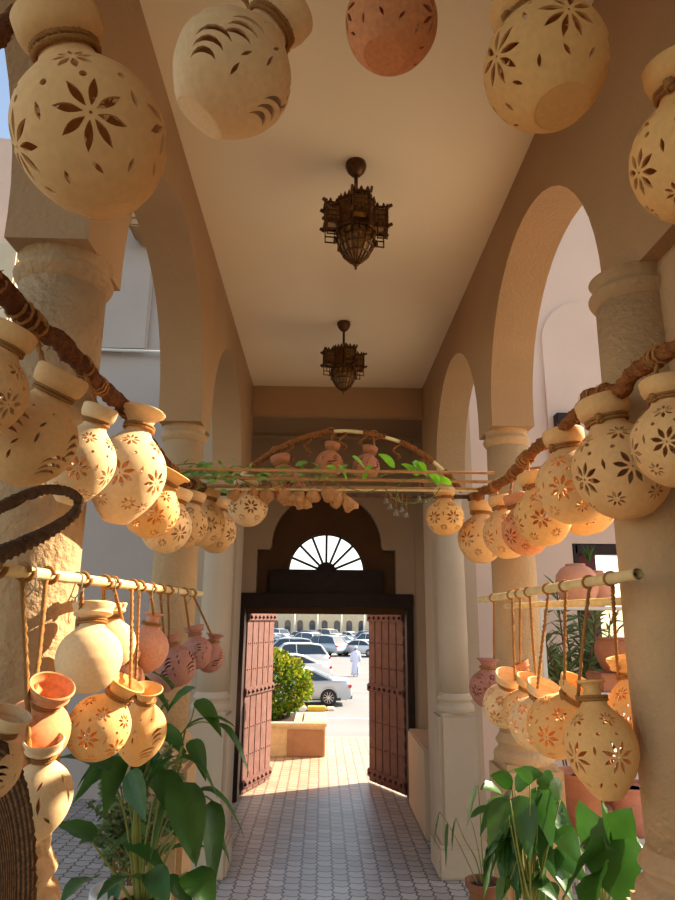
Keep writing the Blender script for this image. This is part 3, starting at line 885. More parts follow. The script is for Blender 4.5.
# long canes from the left garland to the right garland
for i, (pa, pb, y, r, w) in enumerate((((178, 469), (494, 473), 3.16, .008, 'topmost and nearest'), ((186, 477), (492, 482), 3.34, .009, 'second from the top, tangled in vine'), ((194, 486), (486, 489), 3.52, .008, 'third from the top'), ((198, 493), (484, 497), 3.66, .014, 'lowest, dark and thickest'))):
    cane('trellis_cane', at(*pa, Y=y), at(*pb, Y=y), r, M_bamboo2 if i < 3 else M_twig, 'thin brown cane of the trellis across the corridor, ' + w, 'cane', TR, 9)
cane('trellis_cane', at(215, 489, Y=3.4), at(484, 491, Y=3.4), .006, M_bamboo, 'pale thin cane lying between the lower canes of the trellis', 'cane', TR, 9)
YH = 3.6
hoop_px = [(232, 487), (245, 472), (262, 459), (290, 443), (318, 434), (343, 431), (370, 434), (400, 442), (425, 456), (446, 473), (462, 492)]
hp = resample(spline([at(x, y, Y=YH) for x, y in hoop_px], 8), .02)
root = empty('bamboo_arch', hp[0], 'arched bamboo hoop wound with brown rope above the trellis', 'arch')
mb = MB(); mb.tube([p - hp[0] for p in hp], .011, 8); mb.build('cane', M_bamboo, root)
wr = MB(); nn = len(hp)
for f0, f1 in ((.12, .48), (.58, .66), (.70, .84), (.88, 1.0)):
    seg = hp[int(f0 * nn):int(f1 * nn)]
    wr.tube([p - hp[0] for p in seg], .017, 10, twist=60, lobes=3, lob=.15)
for f in (.3, .36, .5, .57, .68, .78):
    p = hp[int(f * nn)] - hp[0]
    wr.tube([p + Vector((.02 * math.sin(q), .0, -.012 * q)) for q in range(10)], .007, 6)
wr.build('rope_winding', M_coirR, root)
K = dict(Y=YH, group='small pots under the bamboo arch')
hung(hp, 286, 484, 36, 'small terracotta pot hung under the left of the bamboo arch', col='terra', lean=-14, kind='flower', spin=20, **K)
hung(hp, 329, 464, 28, 'tiny clay pot with a crescent opening near the middle of the bamboo arch', col='brown', shape='globe', lean=10, kind='crescent', spin=70, **K)
hung(hp, 366, 468, 27, 'tiny reddish pot hung right of the middle of the bamboo arch', col='terra', lean=12, kind='crescent', spin=10, **K)
tr_path = resample([at(194, 490, Y=3.5), at(486, 492, Y=3.5)], .02)
K = dict(Y=3.5, group='round pots under the trellis ends')
hung(tr_path, 248, 508, 40, 'round pierced pot hanging under the left end of the trellis', col='cream', shape='globe', kind='flower', spin=15, **K)
hung(tr_path, 445, 518, 38, 'round pierced golden pot hanging under the right end of the trellis', col='gold', shape='globe', kind='flower', spin=15, **K)

# dried pods and small bells tied under the trellis
M_pod = mat('dried_pod', srgb(186, 134, 82), .8, .25, 20, .4, 60)
def pod(px, py, s, rot, label, y=3.42, m=M_pod, up=(0, 0)):
    c = at(px, py, Y=y); k = s * depth(c) / FPX
    root = empty('dried_pod', c, label, 'dried pod', 'dried pods tied under the trellis')
    mb = MB(); M = Matrix.Rotation(rot, 3, 'Y') @ Matrix.Rotation(random.uniform(-.4, .4), 3, 'X')
    mb.lathe([(.0, -.62), (.3, -.6), (.46, -.42), (.5, -.2), (.42, .05), (.25, .25), (.12, .42), (.16, .55), (.1, .6), (0, .6)], n=12, M=M)
    for v in mb.v:
        v *= k * (1 + .45 * noise.noise(v * 2.2 + Vector((px, py, 0))))
    mb.build('shell', m, root)
    mb = MB(); mb.tube([M @ Vector((0, 0, .55 * k)), Vector((0, 0, .75 * k)), Vector((0, .01, .05 + k * .4))], .003, 5); mb.build('cord', M_rope, root)
pods = [(236, 492, 15, .3, 'broad brown dried pod just left of the round cream pot'), (268, 492, 15, .2, 'dried pod right of the round cream pot under the trellis'), (284, 494, 17, -.4, 'leaning pale dried pod under the small terracotta pot'),
        (299, 495, 19, .5, 'largest dried pod, two to the left of the arch top'), (313, 494, 15, .1, 'dark dried pod directly left of the trellis middle'),
        (327, 493, 17, -.9, 'sideways golden dried pod at the trellis middle'), (338, 496, 15, .5, 'golden dried pod right of the trellis middle'),
        (348, 502, 15, -.6, 'lowest golden dried pod hanging over the dark door arch')]
pods += [(306, 501, 12, -.3, 'small dried pod hanging lower between the two biggest pods'), (256, 488, 12, .8, 'small tilted dried pod above the round cream pot'), (276, 486, 12, -.7, 'small dried pod tucked up between the canes under the terracotta pot')]
for p in pods: pod(*p)
M_bell = mat('tarnished_metal', srgb(150, 140, 120), .45, .2, 20, metal=.6)
def bell(px, py, s, label):
    c = at(px, py, Y=3.6); k = s * depth(c) / FPX
    root = empty('small_bell', c, label, 'bell', 'little metal bells under the trellis')
    mb = MB(); mb.lathe([(.5, -.5), (.42, -.4), (.34, 0), (.22, .35), (0, .45)], n=12)
    for v in mb.v: v *= k
    mb.build('cup', M_bell, root)
    top = Vector((0, -.05, .09)); mb = MB(); mb.tube([(0, 0, .44 * k), (0.004, 0, .05), top], .0025, 5); mb.build('cord', M_rope, root)
for x, y, s, l in ((386, 500, 6, 'little metal bell farthest left of the cluster under the trellis'), (390, 506, 6, 'little metal bell second from the left under the trellis'), (396, 512, 7, 'lowest little metal bell of the cluster under the trellis'),
                   (402, 509, 6, 'little metal bell right of the lowest one'), (406, 514, 6, 'little metal bell at the bottom right of the cluster'), (419, 498, 6, 'little metal bell higher up to the right of the cluster'), (425, 501, 5, 'little metal bell farthest right under the trellis')):
    bell(x, y, s, l)

# ------------------------------------------------------------------ leaves
def blade(mb, base, tip, w, droop=.2, fold=.25, n=9, roll=0.0, shape=1.0, mid=None):
    """a pointed leaf from base to tip"""
    base, tip = Vector(base), Vector(tip); d = tip - base; L = d.length
    up = Vector((0, 0, 1)); side = d.cross(up)
    if side.length < .05 * L: side = Vector((1, 0, 0))
    side.normalize(); side = Matrix.Rotation(roll, 3, d.normalized()) @ side
    nrm = side.cross(d).normalized()
    vs = []; fs = []
    for i in range(n + 1):
        t = i / n
        wd = w * (math.sin(PI * min(1, t ** (.62 * shape))) ** .85) * (1 if t < 1 else 0)
        c = base + d * t + up * (droop * L * 4 * t * (1 - t)) 
        rip = .04 * w * math.sin(t * 22)
        for j, s in enumerate((-1, -.5, 0, .5, 1)):
            vs.append(c + side * (wd * s) + nrm * (fold * wd * (abs(s)) + rip * abs(s)))
    for i in range(n):
        for j in range(4):
            a = i * 5 + j; fs.append((a, a + 1, a + 6, a + 5))
    mb.add(vs, fs, True)

def leafy_plant(name, label, cat, potc, leaves, stems, m=M_green, pot_r=.09, pot_h=.16, potm=None, stand=None, group=None, extra=None):
    root = empty(name, (potc[0], potc[1], potc[2]), label, cat, group)
    o = Vector(potc)
    mb = MB()
    for l in leaves:
        b, t, w, dr, ro = l[:5]; blade(mb, Vector(b) - o, Vector(t) - o, w, dr, .22, 11, ro)
    mb.build('foliage', m, root)
    mb = MB()
    for s in stems: 
        pts = spline([Vector(p) - o for p in s[0]], 6); mb.tube(pts, [s[1] * (1 - .5 * i / len(pts)) for i in range(len(pts))], 7)
    mb.build('stems', M_stem, root)
    if potm:
        mb = MB(); h, r = pot_h, pot_r
        mb.lathe([(r * .65, 0), (r * .95, h * .8), (r * .97, h * .82), (r * 1.1, h * .83), (r * 1.1, h), (r * .98, h), (r * .92, h * .86), (0, h * .85)], n=28)
        p = mb.build('plant_pot', potm, root, 35)
        mb = MB(); mb.lathe([(r * .93, h * .84), (r * .5, h * .9), (0, h * .91)], n=16); mb.build('soil', M_soil_hollow, p)
    return root

def vine_leaf(pts, m, label):
    pass
# vine over the trellis
vroot = empty('trailing_vine', at(330, 478, Y=3.3), 'green vine with bright heart-shaped leaves twined over the trellis canes', 'vine')
o = vroot.location.copy(); mb = MB(); gm = MB()
vp = [at(x, y, Y=3.28 + .05 * math.sin(x)) for x, y in ((170, 466), (196, 464), (215, 474), (238, 466), (262, 478), (290, 471), (318, 476), (340, 470), (372, 478), (400, 470), (430, 476))]
mb.tube([p - o for p in spline(vp, 8)], .0035, 5)
vp2 = [at(x, y, Y=3.35) for x, y in ((205, 484), (230, 476), (262, 488), (292, 480), (322, 470), (340, 484), (365, 492), (383, 488), (396, 500), (414, 503), (433, 497), (440, 488))]
mb.tube([p - o for p in spline(vp2, 8)], .0035, 5)
vp3 = [at(x, y, Y=3.3) for x, y in ((400, 503), (397, 488), (406, 480), (420, 478), (436, 482))]
mb.tube([p - o for p in spline(vp3, 8)], .003, 5)
mb.build('stem', M_stem, vroot)
for (bx, by, tx, ty, w) in ((395, 468, 378, 454, .022), (419, 476, 401, 464, .02), (427, 471, 413, 464, .024), (412, 462, 428, 478, .03), (440, 484, 428, 474, .026), (452, 484, 431, 480, .02), (352, 456, 366, 470, .016), (336, 470, 326, 466, .012), (347, 480, 338, 464, .012), (363, 480, 372, 464, .014)):
    blade(gm, at(bx, by, Y=3.2) - o, at(tx, ty, Y=3.24) - o, w, .1, .15, 8, PI / 2 * .7)
gm.build('bright_leaf', M_green2, vroot)
gm = MB(); rnd = random.Random(5)
for _ in range(150):
    x = rnd.choice((rnd.uniform(172, 262), rnd.uniform(172, 235), rnd.uniform(262, 345))); y = 474 + rnd.gauss(0, 6)
    b = at(x, y, Y=rnd.uniform(3.15, 3.4)) - o; a = rnd.uniform(0, 2 * PI)
    blade(gm, b, b + Vector((math.cos(a) * .06, rnd.uniform(-.03, .03), rnd.uniform(-.03, .03))), rnd.uniform(.008, .014), .15, .2, 5, rnd.uniform(0, 3))
gm.build('foliage', mat('vine_leaf', srgb(116, 150, 62), .5, .25, 6), vroot)

# ------------------------------------------------------------------ bamboo bars with their pots
XB = -.64
barL = [at(-25, 566, X=XB), at(202, 594, X=XB)]
root = empty('bamboo_bar', barL[0], 'pale bamboo bar with wire hooks beside the left columns', 'bar')
o = barL[0]; mb = MB(); n = 48
mb.tube([(barL[1] - o) * (i / n) for i in range(n + 1)], [.0135 * (1.1 if i % 9 == 0 else 1) for i in range(n + 1)], 12); mb.build('cane', M_bamboo, root)
for f in (.1, .22, .34, .45, .53, .62, .72, .84):
    p = (barL[1] - o) * f; mb = MB()
    mb.tube([p + Vector((0.016 * math.cos(a), 0, .016 * math.sin(a))) for a in [PI * 1.1 - q * .3 for q in range(11)]] + [p + Vector((.014, 0, -.03)), p + Vector((.0, 0, -.05)), p + Vector((-.012, 0, -.045))], .0022, 5)
    mb.build('wire_hook', M_wire, root)
for sx in (.03, .97):
    p = (barL[1] - o) * sx
mb = MB()
for yy in (YA, YB):
    t = (yy - o.y) / (barL[1].y - o.y); t = min(t, .985); p = (barL[1] - o) * t
    mb.tube([p, p + Vector((-.16, 0 if yy == YA else .9, .0))], .004, 6)
mb.build('fixing_wire', M_wire, root)
pathL = resample(barL, .01)
K = dict(group=BL)
def bar_pot(path, rimx, *a, **k):
    """hangs from the bar point straight above pixel column rimx"""
    best = min(path, key=lambda q: abs(proj(q)[0] - rimx)); k['up'] = best
    return pot(*a, **k)[0]
Mi_c = MC.inverted().to_3x3()
def proj(p):
    q = Mi_c @ (Vector(p) - CAM); return (337.5 + FPX * q.x / -q.z, 450 - FPX * q.y / -q.z)
bar_pot(pathL, 82, 89, 660, 64, 'plump plain cream pot lit by the sun, no cutouts, under the left bar', X=-.64, col='cream', kind='plain', neck='wide', lean=-3, tip=8, knot=180, **K)
bar_pot(pathL, 104, 112, 645, 46, 'plain cream pot half hidden behind the plump sunlit one', X=-.70, col='cream', kind='plain', neck='wide', lean=-6, knot=180, **K)
bar_pot(pathL, 46, 34, 733, 68, 'orange-pink pot with a wide tilted mouth against the left column', X=-.62, col='orange', kind='plain', neck='wide', lean=24, tip=-22, shape='globe', knot=180, **K)
bar_pot(pathL, 22, 40, 800, 62, 'cream pot with an open mouth and curved slits at the lower left', X=-.58, col='cream', kind='slit', shape='egg', neck='wide', lean=4, tip=-16, spin=20, knot=200, **K)
bar_pot(pathL, -8, -14, 768, 66, 'rim and shoulder of a pale pot cut off by the left edge', X=-.6, col='cream', kind='crescent', neck='wide', lean=22, tip=-8, knot=180, **K)
bar_pot(pathL, 132, 98, 728, 62, 'golden pot with flower cutouts between the pink and the crescent pots', X=-.66, col='gold', kind='flower', neck='flare', lean=30, tip=-4, spin=5, knot=0, **K)
bar_pot(pathL, 139, 140, 734, 51, 'pale golden pot with crescent slits hanging by one long rope', X=-.66, col='gold', kind='crescent', neck='flare', lean=10, tip=-20, spin=10, shape='egg', knot=180, **K)
bar_pot(pathL, 112, 126, 682, 36, 'dark orange pot in the shade between the rows of the left bar', X=-.74, col='terra', kind='plain', lean=4, knot=90, **K)
bar_pot(pathL, 150, 146, 650, 44, 'smooth round pinkish pot hanging behind the ropes', X=-.70, col='pink', kind='plain', neck='thin', lean=8, knot=90, **K)
bar_pot(pathL, 160, 164, 676, 32, 'plain terracotta pot low behind the leaves of the tall plant', X=-.76, col='rose', kind='plain', lean=-6, knot=90, **K)
bar_pot(pathL, 168, 177, 667, 38, 'rose-coloured pot with crescent slits near the second left column', X=-.68, col='rose', kind='crescent', neck='flare', lean=-18, spin=30, knot=90, **K)
bar_pot(pathL, 184, 197, 653, 31, 'small rose pot with a wide rim next to last on the left bar', X=-.68, col='rose', kind='crescent', neck='wide', lean=-10, knot=90, spin=60, **K)
bar_pot(pathL, 192, 210, 658, 28, 'last and smallest rose pot on the left bar', X=-.68, col='rose', kind='crescent', neck='flare', lean=10, knot=90, spin=10, **K)

XB2 = .84
barR = [at(638, 574, X=XB2), at(480, 600, X=XB2)]
root = empty('bamboo_bar', barR[0], 'upper bamboo bar with a hollow cut end in front of the nearest right column', 'bar')
o = barR[0]; mb = MB()
mb.tube([(barR[1] - o) * (i / 40) for i in range(41)], [.0155 * (1.08 if i % 9 == 4 else 1) for i in range(41)], 14, cap=False)
mb.tube([(barR[1] - o) * (i / 40) for i in range(41)], .0115, 14, cap=False)
mb.build('cane', M_bamboo, root)
mb = MB(); mb.tube([(barR[1] - o) * .02, (barR[1] - o) * .021], .0118, 14); mb.build('hollow_shade_disc', M_soil_hollow, root)  # dark disc painted in for the shade inside the hollow cane
mb = MB()
t = (YA - .0 - o.y) / (barR[1].y - o.y)
for t, dx in ((.09, .09), (.93, .16)):
    p = (barR[1] - o) * t; mb.tube([p + Vector((0, 0, -.016)), p + Vector((dx, .12 if t < .5 else .5, .0))], .004, 6)
mb.build('fixing_wire', M_wire, root)
barR2 = [at(628, 603, X=.93), at(524, 607, X=.93)]
barR2[1].z = barR2[0].z = 2.04; 
o2 = cane('bamboo_bar', at(630, 601, X=.96), at(506, 606, X=.96), .014, M_bamboo, 'lower second bamboo bar behind the upper one, pots roped to it', 'bar', None, 5)
pathR = resample(barR, .01)
K = dict(group=BR)
bar_pot(pathR, 590, 602, 752, 71, 'largest pot under the right bar, a big eight-petal cutout facing the viewer', X=.82, col='gold', kind='flower2', shape='egg', neck='thin', lean=-2, tip=8, spin=22, knot=150, **K)
bar_pot(pathR, 566, 557, 727, 60, 'open-mouthed golden pot left of the largest one under the right bar', X=.86, col='gold', kind='flower', neck='wide', lean=24, tip=-24, spin=30, knot=180, **K)
bar_pot(pathR, 549, 534, 724, 50, 'cream pot with a tilted open mouth, third from the near end of the right bar', X=.86, col='cream', kind='flower', neck='wide', lean=10, tip=-24, spin=50, knot=180, **K)
bar_pot(pathR, 530, 524, 712, 42, 'carved pot whose rim peeps out behind the cream one under the right bar', X=.90, col='tan', kind='flower', neck='wide', lean=8, tip=-20, spin=10, knot=0, **K)
bar_pot(pathR, 512, 504, 706, 42, 'pale yellow pot with an open mouth, second from the far end of the right bar', X=.86, col='cream', kind='flower', neck='wide', lean=4, tip=-30, spin=25, knot=0, **K)
bar_pot(pathR, 494, 487, 689, 35, 'reddish carved pot at the far end of the right bar', X=.86, col='rose', kind='flower', neck='flare', lean=4, tip=0, spin=10, knot=0, **K)
bar_pot(pathR, 520, 532, 692, 34, 'brown pot with a leaning rim behind the others under the right bar', X=1.02, col='brown', kind='plain', neck='wide', lean=-24, tip=6, knot=90, **K)
bar_pot(pathR, 612, 641, 712, 62, 'pale carved pot half hidden behind the nearest right column', X=1.12, col='gold', kind='flower', neck='wide', lean=-10, knot=180, **K)

# dark bent twig hoop and woven tray at the left edge
hx = [(-30, 560), (-5, 556), (22, 545), (52, 530), (74, 514), (79, 502), (68, 492), (45, 490), (15, 500), (-12, 515), (-35, 530)]
pts = resample(spline([at(x, y, X=-.56) for x, y in hx], 8), .008)
mb = MB(); L = len(pts); o = pts[0]
mb.tube([p - o for p in pts], [.0165 - .006 * min(1, i / L * 1.6) for i in range(L)], 8, twist=60, lobes=4, lob=.12)
for k in range(3):
    mb.tube([p - o + Vector((.006 * math.sin(i * .3 + k * 2), .004, .008 * math.cos(i * .25 + k * 2))) for i, p in enumerate(pts)], .003, 5)
root = empty('twig_hoop', o, 'dark bent twig hoop in front of the nearest left column', 'hoop')
mb.build('hoop', M_twig, root)
mb = MB(); q = near(PL, pts[L // 2]); mb.tube([pts[3] - o, near(PL, pts[3]) - o], .004, 6); mb.build('cord', M_rope, root)

def weave_mat():
    m = bpy.data.materials.new('dark_palm_weave'); m.use_nodes = True
    n, l = m.node_tree.nodes, m.node_tree.links; b = n['Principled BSDF']
    tc = n.new('ShaderNodeTexCoord'); w1 = n.new('ShaderNodeTexWave'); w1.wave_type = 'RINGS'; w1.rings_direction = 'Z'; w1.inputs['Scale'].default_value = 38
    w1.inputs['Distortion'].default_value = 1.5; w1.inputs['Detail Scale'].default_value = 8
    l.new(tc.outputs['Object'], w1.inputs['Vector'])
    v = n.new('ShaderNodeTexNoise'); v.inputs['Scale'].default_value = 90; l.new(tc.outputs['Object'], v.inputs['Vector'])
    a = n.new('ShaderNodeMath'); a.operation = 'MULTIPLY'; l.new(w1.outputs['Fac'], a.inputs[0]); l.new(v.outputs[0], a.inputs[1])
    cr = n.new('ShaderNodeValToRGB'); cr.color_ramp.elements[0].position = .1; cr.color_ramp.elements[0].color = srgb(58, 42, 28); cr.color_ramp.elements[1].position = .6; cr.color_ramp.elements[1].color = srgb(150, 120, 84)
    l.new(a.outputs[0], cr.inputs[0]); l.new(cr.outputs[0], b.inputs['Base Color']); b.inputs['Roughness'].default_value = .8
    bp = n.new('ShaderNodeBump'); bp.inputs['Strength'].default_value = .7; bp.inputs['Distance'].default_value = .004
    l.new(a.outputs[0], bp.inputs['Height']); l.new(bp.outputs[0], b.inputs['Normal'])
    return m
M_weave = weave_mat()
tc_ = at(-28, 905, d=1.0)
root = empty('woven_tray', tc_, 'dark round tray of woven palm fibre at the bottom left corner', 'tray')
root.rotation_euler = (Matrix.Rotation(math.radians(97), 3, 'Z') @ Matrix.Rotation(math.radians(80), 3, 'X')).to_euler()
mb = MB(); mb.lathe([(0, -.02), (.1, -.018), (.19, -.008), (.222, .014), (.228, .02), (.222, .026), (.19, .004), (.1, -.006), (0, -.008)], n=64); mb.build('woven_disc', M_weave, root)
mb = MB(); mb.tube([(.228 * math.cos(2 * PI * k / 90), .228 * math.sin(2 * PI * k / 90), .018) for k in range(91)], .011, 8, twist=70, lobes=3, lob=.2); mb.build('rim', M_twig, root)
mi = root.rotation_euler.to_matrix().inverted(); mb = MB()
tp = near(pathL, tc_ + Vector((0, .1, .4)))
top = tc_ + Vector((0, 0, .225)); mb.tube([mi @ (top - tc_), mi @ (tp - tc_)], .004, 6); mb.build('cord', M_rope, root)

# ------------------------------------------------------------------ pot plants
def stand(x, y, h, label, r=.13):
    root = empty('plant_stand', (x, y, 0), label, 'stand')
    mb = MB(); mb.lathe([(r, h - .03), (r, h)], n=24); mb.build('top', M_bamboo2, root, 35)
    for k in range(3):
        a = 2 * PI * k / 3 + .4; mb = MB(); mb.tube([(r * .7 * math.cos(a), r * .7 * math.sin(a), h - .03), (r * math.cos(a), r * math.sin(a), 0)], .013, 8); mb.build('leg', M_bamboo2, root)
# tall broad-leaved plant, lower left
YP = 3.0
c = at(140, 905, Y=YP); zb = c.z - .12
stand(c.x, YP, zb, 'low round stand carrying the tall broad-leaved plant at the lower left')
def L_(bx, by, tx, ty, w, dr=.1, ro=0.0, y0=YP, y1=None): return (at(bx, by, Y=y0), at(tx, ty, Y=y1 if y1 else y0), w * 1.95 / FPX, dr, ro)
LL = [L_(180, 782, 196, 868, 26, .04, .2, 2.9, 2.7), L_(168, 800, 150, 862, 24, .02, 1.3, 2.9, 2.75), L_(212, 800, 212, 896, 17, .1, -.3, 2.9, 2.8), L_(196, 812, 230, 866, 14, .2, .2, 2.9, 2.9),
      L_(178, 758, 218, 800, 12, .22, .1, 2.9, 2.9), L_(190, 795, 245, 840, 13, .28, 0, 2.9, 2.9), L_(172, 690, 148, 672, 14, .1, .4, 3.0, 3.1), L_(168, 712, 128, 668, 15, .1, .3, 3.0, 3.1),
      L_(166, 716, 196, 688, 15, .12, .8, 3.0, 2.9), L_(186, 728, 236, 728, 10, .16, .0, 2.9, 2.8), L_(214, 724, 250, 778, 8, .2, .0, 2.9, 2.8), L_(196, 700, 222, 738, 11, .1, .6, 2.9, 2.8),
      L_(110, 772, 40, 764, 18, .1, .3, 2.9, 2.6), L_(92, 842, 52, 824, 18, .08, .4, 2.8, 2.6), L_(120, 760, 72, 806, 20, .12, .9, 3.0, 2.9), L_(150, 756, 128, 800, 20, .05, 1.2, 3.0, 2.95),
      L_(140, 880, 96, 902, 18, .15, .2, 2.8, 2.6), L_(150, 870, 168, 915, 16, .1, .5, 2.8, 2.6), L_(188, 872, 214, 915, 22, .1, .3, 2.8, 2.7), L_(96, 878, 60, 906, 18, .12, .2, 2.8, 2.6), L_(130, 770, 146, 822, 18, .05, 1.2, 2.9, 2.8),
      L_(190, 740, 206, 782, 12, .15, .8, 2.95, 2.9), L_(160, 770, 184, 836, 20, .06, .4, 2.95, 2.85)]
def st(pp, r=.007, y=YP): return ([at(x, yy, Y=y) for x, yy in pp], r)
SS = [st([(138, 903), (136, 850), (138, 800), (152, 750), (160, 712), (168, 700)], .010), st([(142, 900), (146, 840), (160, 790), (190, 795)]), st([(140, 902), (134, 840), (140, 780), (150, 756)], .012), st([(146, 900), (160, 850), (190, 812), (196, 812)]),
      st([(136, 900), (126, 820), (110, 772)]), st([(132, 902), (112, 870), (92, 842)]), st([(144, 900), (156, 820), (166, 770), (178, 758), (186, 728)], .008), st([(148, 900), (170, 850), (200, 800), (212, 800)]), st([(186, 728), (200, 722), (214, 724)], .004), st([(150, 898), (175, 880), (188, 872)]),
      st([(158, 760), (176, 740), (190, 722), (196, 700)], .005), st([(140, 900), (150, 870)]), st([(142, 800), (158, 770), (168, 780), (180, 782)], .006)]
rl = random.Random(31)
for k in range(16):
    bx, by = rl.uniform(120, 185), rl.uniform(740, 880); a = rl.uniform(-1.2, 1.2); ln = rl.uniform(45, 75)
    LL.append(L_(bx, by, bx + ln * math.sin(a), by + ln * math.cos(a) * rl.choice((1, 1, -.5)), rl.uniform(10, 17), rl.uniform(.08, .2), rl.uniform(0, 1.3), 3.0 + rl.uniform(-.1, .2), 2.95))
    SS.append(st([(142, 900), ((142 + bx) / 2, (by + 900) / 2 - 10), (bx, by)], .005))
leafy_plant('potted_plant', 'tall plant with long drooping glossy leaves at the lower left', 'plant', (c.x, YP, zb), LL, SS, M_green, .11, .15, M_crstone)
# fine-leaved shrub behind it in a white rimmed pot
YS = 3.5
c = at(122, 900, Y=YS); zb = c.z - .16
stand(c.x, YS, zb, 'stand under the small variegated shrub, behind the tall plant', .14)
root = empty('variegated_shrub', (c.x, YS, zb), 'small twiggy shrub with grey-green leaves in a pale rimmed pot, behind the tall plant', 'plant')
o = root.location.copy(); rnd = random.Random(11); mb = MB(); gm = MB()
for k in range(30):
    t = at(rnd.uniform(84, 190), rnd.uniform(735, 850), Y=YS + rnd.uniform(-.18, .25)); b = Vector((c.x + rnd.uniform(-.04, .04), YS, zb + .22))
    m_ = b.lerp(t, .5) + Vector((rnd.uniform(-.05, .05), 0, .05)); ps = spline([b - o, m_ - o, t - o], 8); mb.tube(ps, .0035, 5, cap=False)
    for q in ps[4:]:
        for _ in range(4):
            a = rnd.uniform(0, 2 * PI); d = Vector((math.cos(a), math.sin(a), rnd.uniform(-.6, .8))).normalized() * rnd.uniform(.03, .055)
            blade(gm, q, q + d, rnd.uniform(.007, .014), .05, .2, 4, rnd.uniform(0, 3))
gm.build('foliage', M_olive, root); mb.build('stems', M_brstem, root)
mb = MB(); mb.lathe([(.09, 0), (.125, .16), (.15, .17), (.15, .21), (.135, .21), (.125, .18), (0, .17)], n=28); mb.build('plant_pot', M_kerb, root, 35)
# pale post at the bottom left
p = at(54, 905, Y=1.5)
mb = MB(); mb.lathe([(.05, 0), (.05, p.z + .0), (.06, p.z + .02), (.06, p.z + .06), (.035, p.z + .1), (.03, p.z + .19), (.045, p.z + .2), (.035, p.z + .24), (0, p.z + .25)], (p.x, p.y, 0), 24)
for v in mb.v: v.z -= .27 * (v.z > .1)
o = mb.build('turned_post', M_crstone, None, 35); tag(o, 'pale turned post under the open-mouthed cream pot at the lower left', 'post')

# right plants
YQ = 3.35
c = at(484, 898, Y=YQ); zb = c.z - .07
def R_(bx, by, tx, ty, w, dr=.1, ro=0.0, y0=YQ, y1=None): return (at(bx, by, Y=y0), at(tx, ty, Y=y1 if y1 else y0), w * 2.1 / FPX, dr, ro)
stand(c.x, YQ, zb, 'stand under the small brown pot with sparse leaves at the lower right', .1)
RL = [R_(478, 785, 466, 832, 13, .02, 1.3, 3.3, 3.2), R_(456, 818, 452, 852, 9, .05, 1.2, 3.3, 3.2), R_(440, 812, 434, 846, 8, .05, 1.2, 3.3, 3.2), R_(448, 822, 446, 868, 6, .05, .9, 3.3, 3.25), R_(470, 818, 498, 808, 9, .1, .4, 3.35, 3.3)]
RS = [st([(484, 894), (476, 860), (464, 838), (456, 818)], .004, YQ), st([(486, 894), (482, 850), (480, 810), (478, 785)], .004, YQ), st([(482, 894), (462, 850), (448, 824), (440, 812)], .003, YQ), st([(484, 894), (480, 860), (474, 830), (470, 818)], .003, YQ)]
leafy_plant('potted_plant', 'sparse plant with few pale leaves in a small brown pot at the lower right', 'plant', (c.x, YQ, zb), RL, RS, M_green, .075, .14, mat('brown_pot', srgb(120, 80, 56), .8, .2, 8))
c = at(530, 925, Y=3.1); zb = c.z - .16
stand(c.x, 3.1, zb, 'stand under the bushy peace lily beside the middle right column', .12)
rnd = random.Random(21); RL = []; RS = []
spec = [(505, 800, 480, 790, 14), (515, 790, 545, 775, 15), (510, 800, 488, 850, 17), (520, 795, 530, 862, 18), (540, 800, 572, 828, 15), (505, 800, 498, 866, 16), (530, 785, 512, 770, 10), (540, 790, 553, 850, 19), (500, 810, 492, 880, 15), (515, 810, 508, 868, 15),
        (548, 800, 566, 860, 17), (526, 820, 520, 886, 15), (556, 830, 582, 868, 16), (512, 790, 490, 776, 11), (540, 776, 556, 792, 13), (534, 840, 546, 905, 20), (500, 840, 484, 900, 17), (548, 850, 570, 900, 17), (522, 800, 536, 840, 14), (560, 800, 552, 780, 9), (524, 880, 560, 905, 14), (510, 880, 496, 912, 16), (530, 870, 516, 915, 16), (545, 880, 550, 915, 16)]
for bx, by, tx, ty, w in spec:
    y0 = 3.1 + rnd.uniform(-.15, .1); RL.append(R_(bx, by, tx, ty, w, rnd.uniform(.1, .2), rnd.choice((.3, .9, -.5, 1.3)), y0, y0 - rnd.uniform(0, .15)))
    RS.append(st([(530 + rnd.uniform(-6, 6), 918), ((530 + bx) / 2, 860), (bx, by)], .005, y0))
for k in range(16):
    bx, by = rnd.uniform(498, 560), rnd.uniform(785, 870); a = rnd.uniform(-1.1, 1.1); ln = rnd.uniform(40, 65)
    RL.append(R_(bx, by, bx + ln * math.sin(a), by + ln * math.cos(a), rnd.uniform(11, 17), rnd.uniform(.1, .22), rnd.uniform(0, 1.3), 3.12, 3.0)); RS.append(st([(530, 918), ((530 + bx) / 2, 870), (bx, by)], .004, 3.1))
leafy_plant('peace_lily', 'bushy peace lily with many overlapping dark green leaves at the bottom right', 'plant', (c.x, 3.1, zb), RL, RS, M_green, .1, .15, CLAY['terra'])
c = at(604, 925, Y=2.75); zb = c.z - .16
stand(c.x, 2.75, zb, 'stand under the broad-leaved plant left of the nearest right column', .12)
RL = [R_(606, 845, 600, 796, 30, .05, 1.2, 2.7, 2.72), R_(600, 860, 578, 800, 24, .03, 1.4, 2.75, 2.8), R_(610, 860, 632, 808, 26, .05, 1.2, 2.75, 2.7), R_(606, 850, 562, 905, 30, .12, .9, 2.7, 2.55), R_(612, 840, 628, 912, 34, .06, .6, 2.7, 2.55), R_(600, 870, 592, 918, 30, .1, .8, 2.65, 2.5), R_(604, 840, 646, 850, 24, .15, .4, 2.8, 2.75), R_(596, 850, 580, 845, 18, .1, .9, 2.8, 2.8)]
